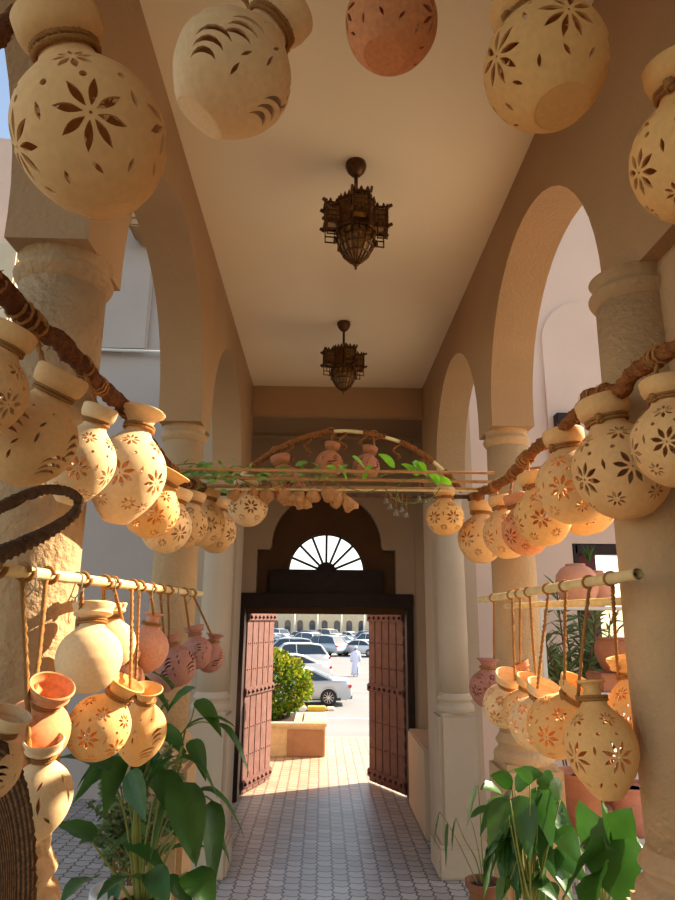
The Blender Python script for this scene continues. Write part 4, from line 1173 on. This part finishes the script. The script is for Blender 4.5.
RS = [st([(604, 918), (606, 880), (606, 845)], .006, 2.74), st([(604, 918), (602, 880), (600, 860)], .006, 2.76), st([(606, 918), (612, 880), (612, 840)], .006, 2.74), st([(604, 915), (604, 830), (606, 822)], .005, 2.78), st([(604, 918), (600, 890), (596, 850)], .006, 2.8)]
leafy_plant('broadleaf_plant', 'plant with very broad dark leaves between the peace lily and the nearest right column', 'plant', (c.x, 2.75, zb), RL, RS, M_green, .1, .15, CLAY['terra'])

# ------------------------------------------------------------------ right courtyard: rack, jars, oleander
def urn(name, c, r, h, m, label, cat, prof=None, group=None):
    prof = prof or [(.55, 0), (.62, .02), (.86, .3), (1, .62), (.97, .8), (.8, .92), (.78, .95), (.88, .96), (.88, 1.0), (.78, 1.0), (.74, .94), (0, .9)]
    root = empty(name, c, label, cat, group)
    mb = MB(); mb.lathe([(a * r, b * h) for a, b in prof[:-5]], n=32); mb.build('body', m, root, 50)
    mb = MB(); mb.lathe([(a * r, b * h) for a, b in prof[-6:]], n=32); mb.build('rim', m, root, 50)
YR = 5.2
a = at(530, 605, Y=YR); b = at(640, 605, Y=YR); zt = at(585, 607, Y=YR).z; zl = at(615, 690, Y=YR).z
root = empty('plant_rack', (a.x, YR, 0), 'pale wooden rack of shelves standing in the right courtyard', 'rack')
w = b.x - a.x
for z in (zt, zl, .9):
    mb = MB()
    for k in range(3): mb.box((w / 2, -.14 + .14 * k, z - .012), (w, .11, .024), bev=.004)
    mb.build('shelf', M_kerb, root)
for x in (0.02, w - .02):
    for y in (-.19, .19):
        mb = MB(); mb.box((x, y, (zt + .05) / 2), (.035, .035, zt + .05), bev=.004); mb.build('post', M_kerb, root)
GLB = [(.3, 0), (.36, .01), (.75, .16), (.96, .38), (1, .55), (.93, .76), (.7, .92), (.45, .99), (.4, .995), (.46, 1.0), (.46, 1.03), (.38, 1.03), (.36, .97), (0, .95)]
for px, dp, dy, lb in ((578, 42, -.02, 'big smooth pink clay globe, the nearer of two on top of the courtyard rack'), (597, 36, .14, 'big smooth pink clay globe, the farther of two on top of the courtyard rack')):
    c = at(px, 600, Y=YR + dy); r = dp / 2 * depth(c) / FPX
    urn('clay_globe', (c.x, YR + dy, zt), r, r * 1.95, CLAY['pink'], lb, 'pot', GLB, 'pink globes on the rack')
c = at(616, 670, Y=YR - .02); r = 19 * depth(c) / FPX
urn('clay_jar', (c.x, YR - .02, zl + .13), r, r * 1.75, CLAY['terra'], 'squat terracotta jar with a wide rim on the brick-red box in the courtyard', 'jar')
root = empty('planter_box', (c.x, YR - .02, zl), 'brick-red clay box carrying the squat jar in the courtyard', 'box')
mb = MB(); mb.box((0, 0, .065), (.36, .3, .13), bev=.01); mb.build('body', CLAY['terra'], root); mb = MB(); mb.box((0, -.14, .115), (.37, .04, .02), bev=.006); mb.build('rim', CLAY['terra'], root)
c = at(583, 830, Y=4.3); r = 24 * depth(c) / FPX
RB = [(.55, 0), (.6, .02), (.72, .3), (.74, .32), (.72, .34), (.86, .62), (.88, .64), (.86, .66), (.98, .92), (1.05, .93), (1.07, 1.0), (1.0, 1.0), (.95, .94), (0, .9)]
urn('ribbed_planter', (c.x + .02, 4.3, c.z - .02), r, at(583, 768, Y=4.3).z - c.z, CLAY['terra'], 'ribbed terracotta planter behind the largest right-hand pot', 'planter', RB)
urn('ribbed_planter', (at(634, 830, Y=4.3).x, 4.3, c.z - .02), r, at(583, 780, Y=4.3).z - c.z, CLAY['rose'], 'pinkish terracotta planter squeezed behind the nearest right column', 'planter', RB)
zz = c.z - .02
root = empty('bench', (c.x + .26, 4.3, 0), 'low wooden bench carrying the ribbed planters in the right courtyard', 'bench')
mb = MB(); 
for k in range(3): mb.box((0, -.16 + .16 * k, zz - .015), (.8, .14, .03), bev=.004)
mb.build('seat', M_kerb, root)
for x in (-.36, .36):
    for y in (-.18, .18):
        mb = MB(); mb.box((x, y, (zz - .03) / 2), (.04, .04, zz - .03)); mb.build('leg', M_kerb, root)
root = empty('oleander', (at(575, 660, Y=6.3).x, 6.3, 0), 'oleander with narrow grey-green leaves growing in the right courtyard', 'shrub')
o = root.location.copy(); mb = MB(); gm = MB(); rnd = random.Random(4)
for k in range(26):
    px, py = rnd.uniform(534, 628), rnd.uniform(575, 690)
    t = at(px, py, Y=6.3 + rnd.uniform(-.2, .3)); bs = o + Vector((rnd.uniform(-.1, .1), rnd.uniform(-.1, .1), .3)); ps = spline([bs - o, (bs.lerp(t, .55) - o) + Vector((0, 0, .1)), t - o], 12)
    mb.tube(ps, .008, 5, cap=False)
    for q in ps[8:]:
        for _ in range(3):
            a = rnd.uniform(0, 2 * PI); d = Vector((math.cos(a), math.sin(a), rnd.uniform(-.1, 1.2))).normalized() * rnd.uniform(.12, .2)
            blade(gm, q, q + d, .013, .04, .3, 4, rnd.uniform(0, 3))
gm.build('foliage', M_olive, root); mb.build('stems', M_brstem, root)
mb = MB(); mb.lathe([(.2, 0), (.28, .36), (.32, .37), (.32, .43), (.28, .43), (.26, .38), (0, .37)], n=28); mb.build('plant_pot', CLAY['terra'], root, 35)
root = empty('spiky_plant', (at(590, 560, Y=YR).x, YR + .02, zt + .34), 'small spiky green plant showing above the pink globes', 'plant')
gm = MB()
for k in range(16):
    a = 2 * PI * k / 16; blade(gm, (0, 0, 0.0), (math.cos(a) * .07, math.sin(a) * .05, .1 + .03 * (k % 3)), .007, .05, .3, 5)
gm.build('foliage', M_green, root)

# ------------------------------------------------------------------ outside: planter, hedge, street, cars
c0 = at(288, 757, Z=0); c1 = at(325, 754, Z=0)
x1 = c1.x; x0 = -1.6; yf = c0.y; ph = .46
root = empty('stone_planter', ((x0 + x1) / 2, yf, 0), 'low stone planter with an orange tiled front beyond the open door', 'planter')
xm = (x0 + x1) / 2
mb = MB(); mb.box((0, .55, ph / 2 - .01), (x1 - x0, 1.1, ph - .02), bev=.01); mb.build('body', M_crstone, root)
mb = MB(); mb.box((0, .04, ph - .02), (x1 - x0 + .04, .16, .05), bev=.012); mb.box(((x1 - x0) / 2 - .16, .58, ph - .02), (.36, 1.08, .05), bev=.012); mb.build('coping', M_crstone, root)
mb = MB(); mb.box(((x1 - x0) / 2 - .29, -.008, ph / 2 - .04), (.54, .02, ph - .1), bev=.004); mb.build('tile_front', M_tile, root)
mb = MB(); mb.box((-.2, .58, ph - .012), (x1 - x0 - .55, .9, .03)); mb.build('soil', M_soil_hollow, root)
rnd = random.Random(9)
hc = Vector((-.92, yf + .6, ph)); root = empty('hedge_bush', hc, 'dense green and yellow clipped bush growing in the stone planter', 'bush')
root['label'] = 'dense clipped bush with green and yellow leaves in the stone planter'
g1, g2, mb = MB(), MB(), MB()
for k in range(6500):
    u = Vector((rnd.gauss(0, 1), rnd.gauss(0, 1), rnd.gauss(0, 1))).normalized() * (rnd.uniform(.55, 1) ** .4)
    p = Vector((u.x * .78, u.y * .5, .48 + u.z * .52)); p += p.normalized() * .09 * noise.noise(p * 5)
    if p.z < .0: continue
    d = (u + Vector((rnd.gauss(0, .6), rnd.gauss(0, .6), rnd.gauss(0, .6) + .3))).normalized() * rnd.uniform(.05, .085)
    yl = rnd.random() < (.4 if u.z > .35 or u.x > .6 else .1)  # yellow leaves are more frequent towards the top and right
    blade(g2 if yl else g1, p, p + d, .024, .05, .2, 3, rnd.uniform(0, 3))
g1.build('foliage', M_hedge, root); g2.build('yellow_leaves', M_hedge2, root)
for k in range(14):
    a = rnd.uniform(0, 2 * PI); mb.tube([(0, 0, -.02), (.2 * math.cos(a), .15 * math.sin(a), .3), (.5 * math.cos(a), .35 * math.sin(a), .7)], .012, 5)
mb.build('stems', M_brstem, root)
tag(root, None, None)

def kerb(px0, px1, py, m, label, w=.3, h=.16):
    a = at(px0, py, Z=-1.5); b = at(px1, py, Z=-1.5)
    mb = MB(); mb.box(((a.x + b.x) / 2, a.y + w / 2, -1.5 + h / 2), (b.x - a.x, w, h), bev=.03); o = mb.build('kerb_stone', m); tag(o, label, 'kerb', 'painted kerb stones by the silver sedan')
kerb(276, 306, 711.5, M_kerb, 'pale kerb stone beside the hedge bush', .5); kerb(307, 326, 711.5, M_yellow, 'yellow painted kerb stone under the sedan wheel', .5); kerb(326.5, 335, 711, M_kerb, 'short white end kerb stone right of the yellow one', .5, .1)
mb = MB()
a = at(345, 722, Z=-1.5)
for q in range(2): mb.box((a.x + 1, 24.5 + q * 8.5, -1.495), (6, .12, .01))
o = mb.build('road_marking', M_kerb); tag(o, 'faint white line painted across the road before the silver sedan', 'road marking')

M_tyre = mat('tyre_rubber', srgb(38, 38, 40), .85, .1, 20)
M_rim = mat('alloy_rim', srgb(190, 192, 196), .3, .05, 5, metal=.6)
M_cglass = mat('car_glass', srgb(48, 62, 74), .08, .05, 3, spec=.8)
M_tail = mat('tail_lamp_red', srgb(200, 40, 40), .3, .1, 10, spec=.6)
M_chrome = mat('bumper_black', srgb(50, 50, 54), .5, .1, 8)
PAINT = {'silver': mat('silver_paint', srgb(168, 180, 190), .3, .03, 2, metal=.25, spec=.6), 'white': mat('white_paint', srgb(232, 232, 230), .3, .02, 2, spec=.6),
         'grey': mat('grey_paint', srgb(126, 132, 138), .3, .03, 2, metal=.3), 'dark': mat('dark_paint', srgb(60, 66, 76), .3, .05, 2, spec=.6), 'beige': mat('beige_paint', srgb(200, 190, 170), .35, .03, 2)}
_car = {}
def car_meshes(kind):
    if kind in _car: return _car[kind]
    if kind == 'sedan': L, Wd, H, hood, deck, z0 = 4.6, .89, 1.44, .92, 1.0, .24; roof = [(-.75, 1.36), (-.3, 1.44), (.35, 1.44), (.75, 1.38)]; wsf, wsr = 1.45, -1.5
    else: L, Wd, H, hood, deck, z0 = 4.7, .94, 1.8, 1.08, 1.14, .32; roof = [(-1.7, 1.7), (-1.0, 1.8), (.3, 1.8), (.65, 1.74)]; wsf, wsr = 1.3, -2.1
    h = L / 2
    # lower body: stations along the length (x, z of shoulder, half width, z of belly)
    st_ = [(-h, .5, .72, .36), (-h + .05, deck - .18, .84, .3), (-h + .22, deck - .02, .93, z0), (-h + .8, deck, .98, z0), (-.8, deck - .02, 1, z0), (.6, deck - .04, 1, z0), (wsf - .1, deck - .06, .98, z0), (h - .5, hood - .12, .94, z0), (h - .14, hood - .22, .86, z0), (h, .5, .7, .34)]
    mb = MB(); n = 0; vs = []; ring = 12
    for x, zs, wf, zbt in st_:
        w = Wd * wf
        sec = [(-w * .9, zbt), (-w * .99, zbt + .14), (-w, (zbt + zs) / 2), (-w * .985, zs - .1), (-w * .93, zs - .02), (-w * .6, zs + .02), (w * .6, zs + .02), (w * .93, zs - .02), (w * .985, zs - .1), (w, (zbt + zs) / 2), (w * .99, zbt + .14), (w * .9, zbt)]
        vs += [(x, y, z) for y, z in sec]
    fs = []
    for i in range(len(st_) - 1):
        for k in range(ring): fs.append((i * ring + k, i * ring + (k + 1) % ring, (i + 1) * ring + (k + 1) % ring, (i + 1) * ring + k))
    fs.append(tuple(range(ring))); fs.append(tuple((len(st_) - 1) * ring + k for k in range(ring)))
    mb.add(vs, fs, True)
    # roof panel and pillars
    rv = []
    for x, z in roof:
        w = Wd * .68; rv += [(x, -w, z - .04), (x, -w * .8, z), (x, w * .8, z), (x, w, z - .04)]
    rf = [(i * 4 + k, i * 4 + k + 1, (i + 1) * 4 + k + 1, (i + 1) * 4 + k) for i in range(3) for k in range(3)]
    mb.add(rv, rf, True)
    for sy in (-1, 1):
        mb.tube([(wsf, sy * Wd * .86, deck - .04), (roof[-1][0], sy * Wd * .68, roof[-1][1] - .04)], .03, 6); mb.tube([(wsr, sy * Wd * .86, deck - .02), (roof[0][0], sy * Wd * .68, roof[0][1] - .04)], .05, 6)
        mb.tube([(-.15, sy * Wd * .93, deck - .02), (-.1, sy * Wd * .7, roof[1][1] - .05)], .03, 6)
        mb.tube([(x, sy * Wd * .69, z - .045) for x, z in roof], .03, 6)
        for wx in (-1.35, 1.35): mb.tube([(wx + .40 * math.cos(t), sy * (Wd - .02), .34 + .40 * math.sin(t)) for t in [PI * q / 12 for q in range(13)]], .025, 6)
    body = mb.mesh('body_shell', 35)
    mb = MB(); gx = [(wsf, Wd * .86, deck - .03), (roof[-1][0], Wd * .66, roof[-1][1] - .03), (roof[0][0], Wd * .66, roof[0][1] - .03), (wsr, Wd * .86, deck - .02)]
    vs = [(x, -y, z) for x, y, z in gx] + [(x, y, z) for x, y, z in gx]
    mb.add(vs, [(0, 1, 2, 3), (4, 5, 6, 7), (0, 1, 5, 4), (3, 2, 6, 7), (1, 2, 6, 5)])
    gl = mb.mesh('windows')
    mb = MB(); mb.lathe([(.2, -.11), (.3, -.11), (.335, -.09), (.34, 0), (.335, .09), (.3, .11), (.2, .11)], n=24, M=Matrix.Rotation(PI / 2, 3, 'X')); wh = mb.mesh('wheel', 40)
    mb = MB(); mb.lathe([(0, .115), (.05, .118), (.06, .1), (.19, .09), (.22, .115), (.2, -.1), (0, -.1)], n=20, M=Matrix.Rotation(PI / 2, 3, 'X'))
    for k in range(10):
        a = 2 * PI * k / 10; mb.box((.12 * math.cos(a), -.118, .12 * math.sin(a)), (.17, .02, .022), M=Matrix.Rotation(-a, 3, 'Y'))
    ri = mb.mesh('hub', 40)
    mb = MB()
    for sy in (-1, 1): mb.box((-h + .1, sy * Wd * .74, deck - .24), (.16, .3, .15), bev=.03)
    tl = mb.mesh('tail_lamp')
    mb = MB(); mb.box((-h + .12, 0, .34), (.26, Wd * 1.5, .16), bev=.03); mb.box((h - .12, 0, .34), (.26, Wd * 1.4, .16), bev=.03); mb.box((0, 0, z0 + .03), (L * .8, Wd * 1.85, .1)); bp = mb.mesh('lower_trim')
    for me, mm in ((body, PAINT['white']), (gl, M_cglass), (wh, M_tyre), (ri, M_rim), (tl, M_tail), (bp, M_chrome)): me.materials.append(mm)
    _car[kind] = (body, gl, wh, ri, tl, bp); return _car[kind]
def car(kind, x, y, rot, paint, label, group):
    root = empty('car', (x, y, -1.5), label, 'car', group); root.rotation_euler.z = math.radians(rot)
    body, gl, wh, ri, tl, bp = car_meshes(kind)
    link('body_shell', body, root, PAINT[paint]); link('windows', gl, root); link('tail_lamp', tl, root); link('lower_trim', bp, root)
    for sx in (-1.35, 1.35):
        for sy in (-1, 1):
            w = link('wheel', wh, root); w.location = (sx, sy * .8, .34)
            r = link('hub', ri, w); r.rotation_euler.z = 0 if sy < 0 else PI
# the silver sedan by the kerb: rear at pixel 352
p = at(352, 706, Z=-1.5)
car('sedan', p.x - 2.3, p.y + .6, 180, 'silver', 'silver sedan beside the bush, rear wheel and red tail lamp showing', 'parked cars')
PK = 'parked cars'
# a column of cars parked behind it, rears to the right
for i, (px, py, pt, k, lb) in enumerate(((331, 682, 'white', 'sedan', 'white sedan parked directly behind the silver one'), (329, 672.5, 'white', 'suv', 'white car second behind the silver sedan, red tail lamps showing'), (324, 666.5, 'white', 'sedan', 'white car third behind the silver sedan above the bush'), (316, 662, 'silver', 'suv', 'silver tall car fourth behind the silver sedan above the bush'))):
    p = at(px, py, Z=-1.5); car(k, p.x - 2.3, p.y + .5, 186, pt, lb, PK)
ORD = ['first', 'second', 'third', 'fourth', 'fifth', 'sixth', 'seventh', 'eighth', 'ninth']
rnd = random.Random(2)
for Yr, xa, n_, step, rot, rn, pts_ in ((62, -3.4, 3, 3.6, 138, 'nearest', ('white', 'silver', 'white')), (72, -5.0, 4, 3.4, 132, 'second', ('grey', 'white', 'silver', 'white')), (82, -5.6, 4, 3.7, 136, 'third', ('white', 'dark', 'white', 'silver')), (93, -6.3, 5, 3.4, 130, 'farthest', ('silver', 'white', 'beige', 'white', 'grey'))):
    for i in range(n_):
        kd = 'suv' if Yr == 60 or (i + Yr) % 2 else 'sedan'; nm = {'suv': 'tall car', 'sedan': 'low car'}[kd]
        car(kd, xa + step * i, Yr + rnd.uniform(-.3, .3), rot, pts_[i], f'{pts_[i]} {nm}, {ORD[i]} from the left in the {rn} row across the lot', PK)
# person crossing the lot
c = at(355.5, 676.5, Z=-1.5)
root = empty('person', (c.x, c.y, -1.5), 'person in a long pale blue-white robe walking across the parking lot', 'person')
me = bpy.data.meshes.new('body'); bm = bmesh.new()
pts = {'pel': (0, 0, .93, .15), 'wst': (0, 0, 1.1, .14), 'chs': (0, 0, 1.32, .17), 'nek': (0, 0, 1.48, .06), 'hd1': (0, 0, 1.56, .085), 'hd2': (0, 0, 1.65, .09), 'shl': (-.19, 0, 1.4, .06), 'ell': (-.25, .03, 1.14, .048), 'wrl': (-.26, -.03, .9, .036), 'hnl': (-.26, -.05, .82, .035),
       'shr': (.19, 0, 1.4, .06), 'elr': (.25, -.02, 1.14, .048), 'wrr': (.26, .06, .9, .036), 'hnr': (.26, .08, .82, .035), 'hpl': (-.1, 0, .86, .1), 'knl': (-.1, -.06, .48, .065), 'anl': (-.1, .02, .09, .042), 'tol': (-.1, -.12, .04, .035), 'hpr': (.1, 0, .86, .1), 'knr': (.1, -.1, .48, .065), 'anr': (.1, -.14, .09, .042), 'tor': (.1, -.28, .04, .035)}
vt = {k: bm.verts.new(v[:3]) for k, v in pts.items()}
for a, b in (('pel', 'wst'), ('wst', 'chs'), ('chs', 'nek'), ('nek', 'hd1'), ('hd1', 'hd2'), ('chs', 'shl'), ('shl', 'ell'), ('ell', 'wrl'), ('wrl', 'hnl'), ('chs', 'shr'), ('shr', 'elr'), ('elr', 'wrr'), ('wrr', 'hnr'), ('pel', 'hpl'), ('hpl', 'knl'), ('knl', 'anl'), ('anl', 'tol'), ('pel', 'hpr'), ('hpr', 'knr'), ('knr', 'anr'), ('anr', 'tor')): bm.edges.new((vt[a], vt[b]))
bm.to_mesh(me); bm.free()
ob = link('body', me, root, mat('skin', srgb(150, 104, 78), .7, .05, 6))
mo = ob.modifiers.new('skin', 'SKIN'); ob.modifiers.new('sub', 'SUBSURF').levels = 1
for v, (k, q) in zip(me.skin_vertices[0].data, pts.items()): v.radius = (q[3], q[3])
me.skin_vertices[0].data[0].use_root = True
M_robe = mat('pale_robe', srgb(206, 214, 238), .85, .04, 8)
mb = MB(); mb.lathe([(.27, .1), (.25, .3), (.22, .7), (.2, 1.0), (.22, 1.3), (.2, 1.42), (.08, 1.5)], n=20)
for v in mb.v: v.y *= .72; v.x *= 1 + .05 * math.sin(6 * math.atan2(v.y, v.x))
for sx in (-1, 1): mb.tube([(sx * .18, 0, 1.41), (sx * .26, .0, 1.14), (sx * .28, sx * .02, .9)], [.075, .07, .075], 10)
mb.build('robe', M_robe, root)
mb = MB(); mb.lathe([(.102, 1.62), (.105, 1.68), (.085, 1.75), (0, 1.78)], n=16); mb.build('cap', M_robe, root)

# far building with its row of light posts
root = empty('arcaded_building', (0, 104, -1.5), 'long beige building with dark windows closing the far side of the lot', 'building')
mb = MB(); mb.box((0, 3, 3.2), (60, 6, 6.4)); mb.build('wall', M_lit, root)
for i in range(-9, 10):
    mb = MB(); mb.prism([(-.45, .6), (.45, .6), (.45, 2.4)] + arch_pts(0, 2.4, .45, 10)[1:-1] + [(-.45, 2.4)], 1, -.08, .02)
    w = mb.build('window', M_cglass, root); w.location = (i * 1.9 + .5, 0, 0)
for i, px in enumerate((294, 317, 341, 364)):
    a = at(px, 630, Y=101.5)
    mb = MB(); mb.tube([(0, 0, 0), (0, 0, 5)], .16, 8); mb.lathe([(.3, 0), (.3, .3), (.16, .4)], n=12); mb.lathe([(.3, 4.9), (.32, 5.1), (.1, 5.3)], n=12)
    o = mb.build('white_post', M_kerb); o.location = (a.x, 101.5, -1.5)
    tag(o, ('leftmost', 'second from left', 'third from left', 'rightmost')[i] + ' of the four white posts in front of the far beige building', 'post', 'white posts before the far building')
mb = MB(); mb.box((0, 11.98, -.76), (18, .12, 1.5)); o = mb.build('trim_10', M_crstone); tag(o, kind='structure')
print('POTS', len(POTS))
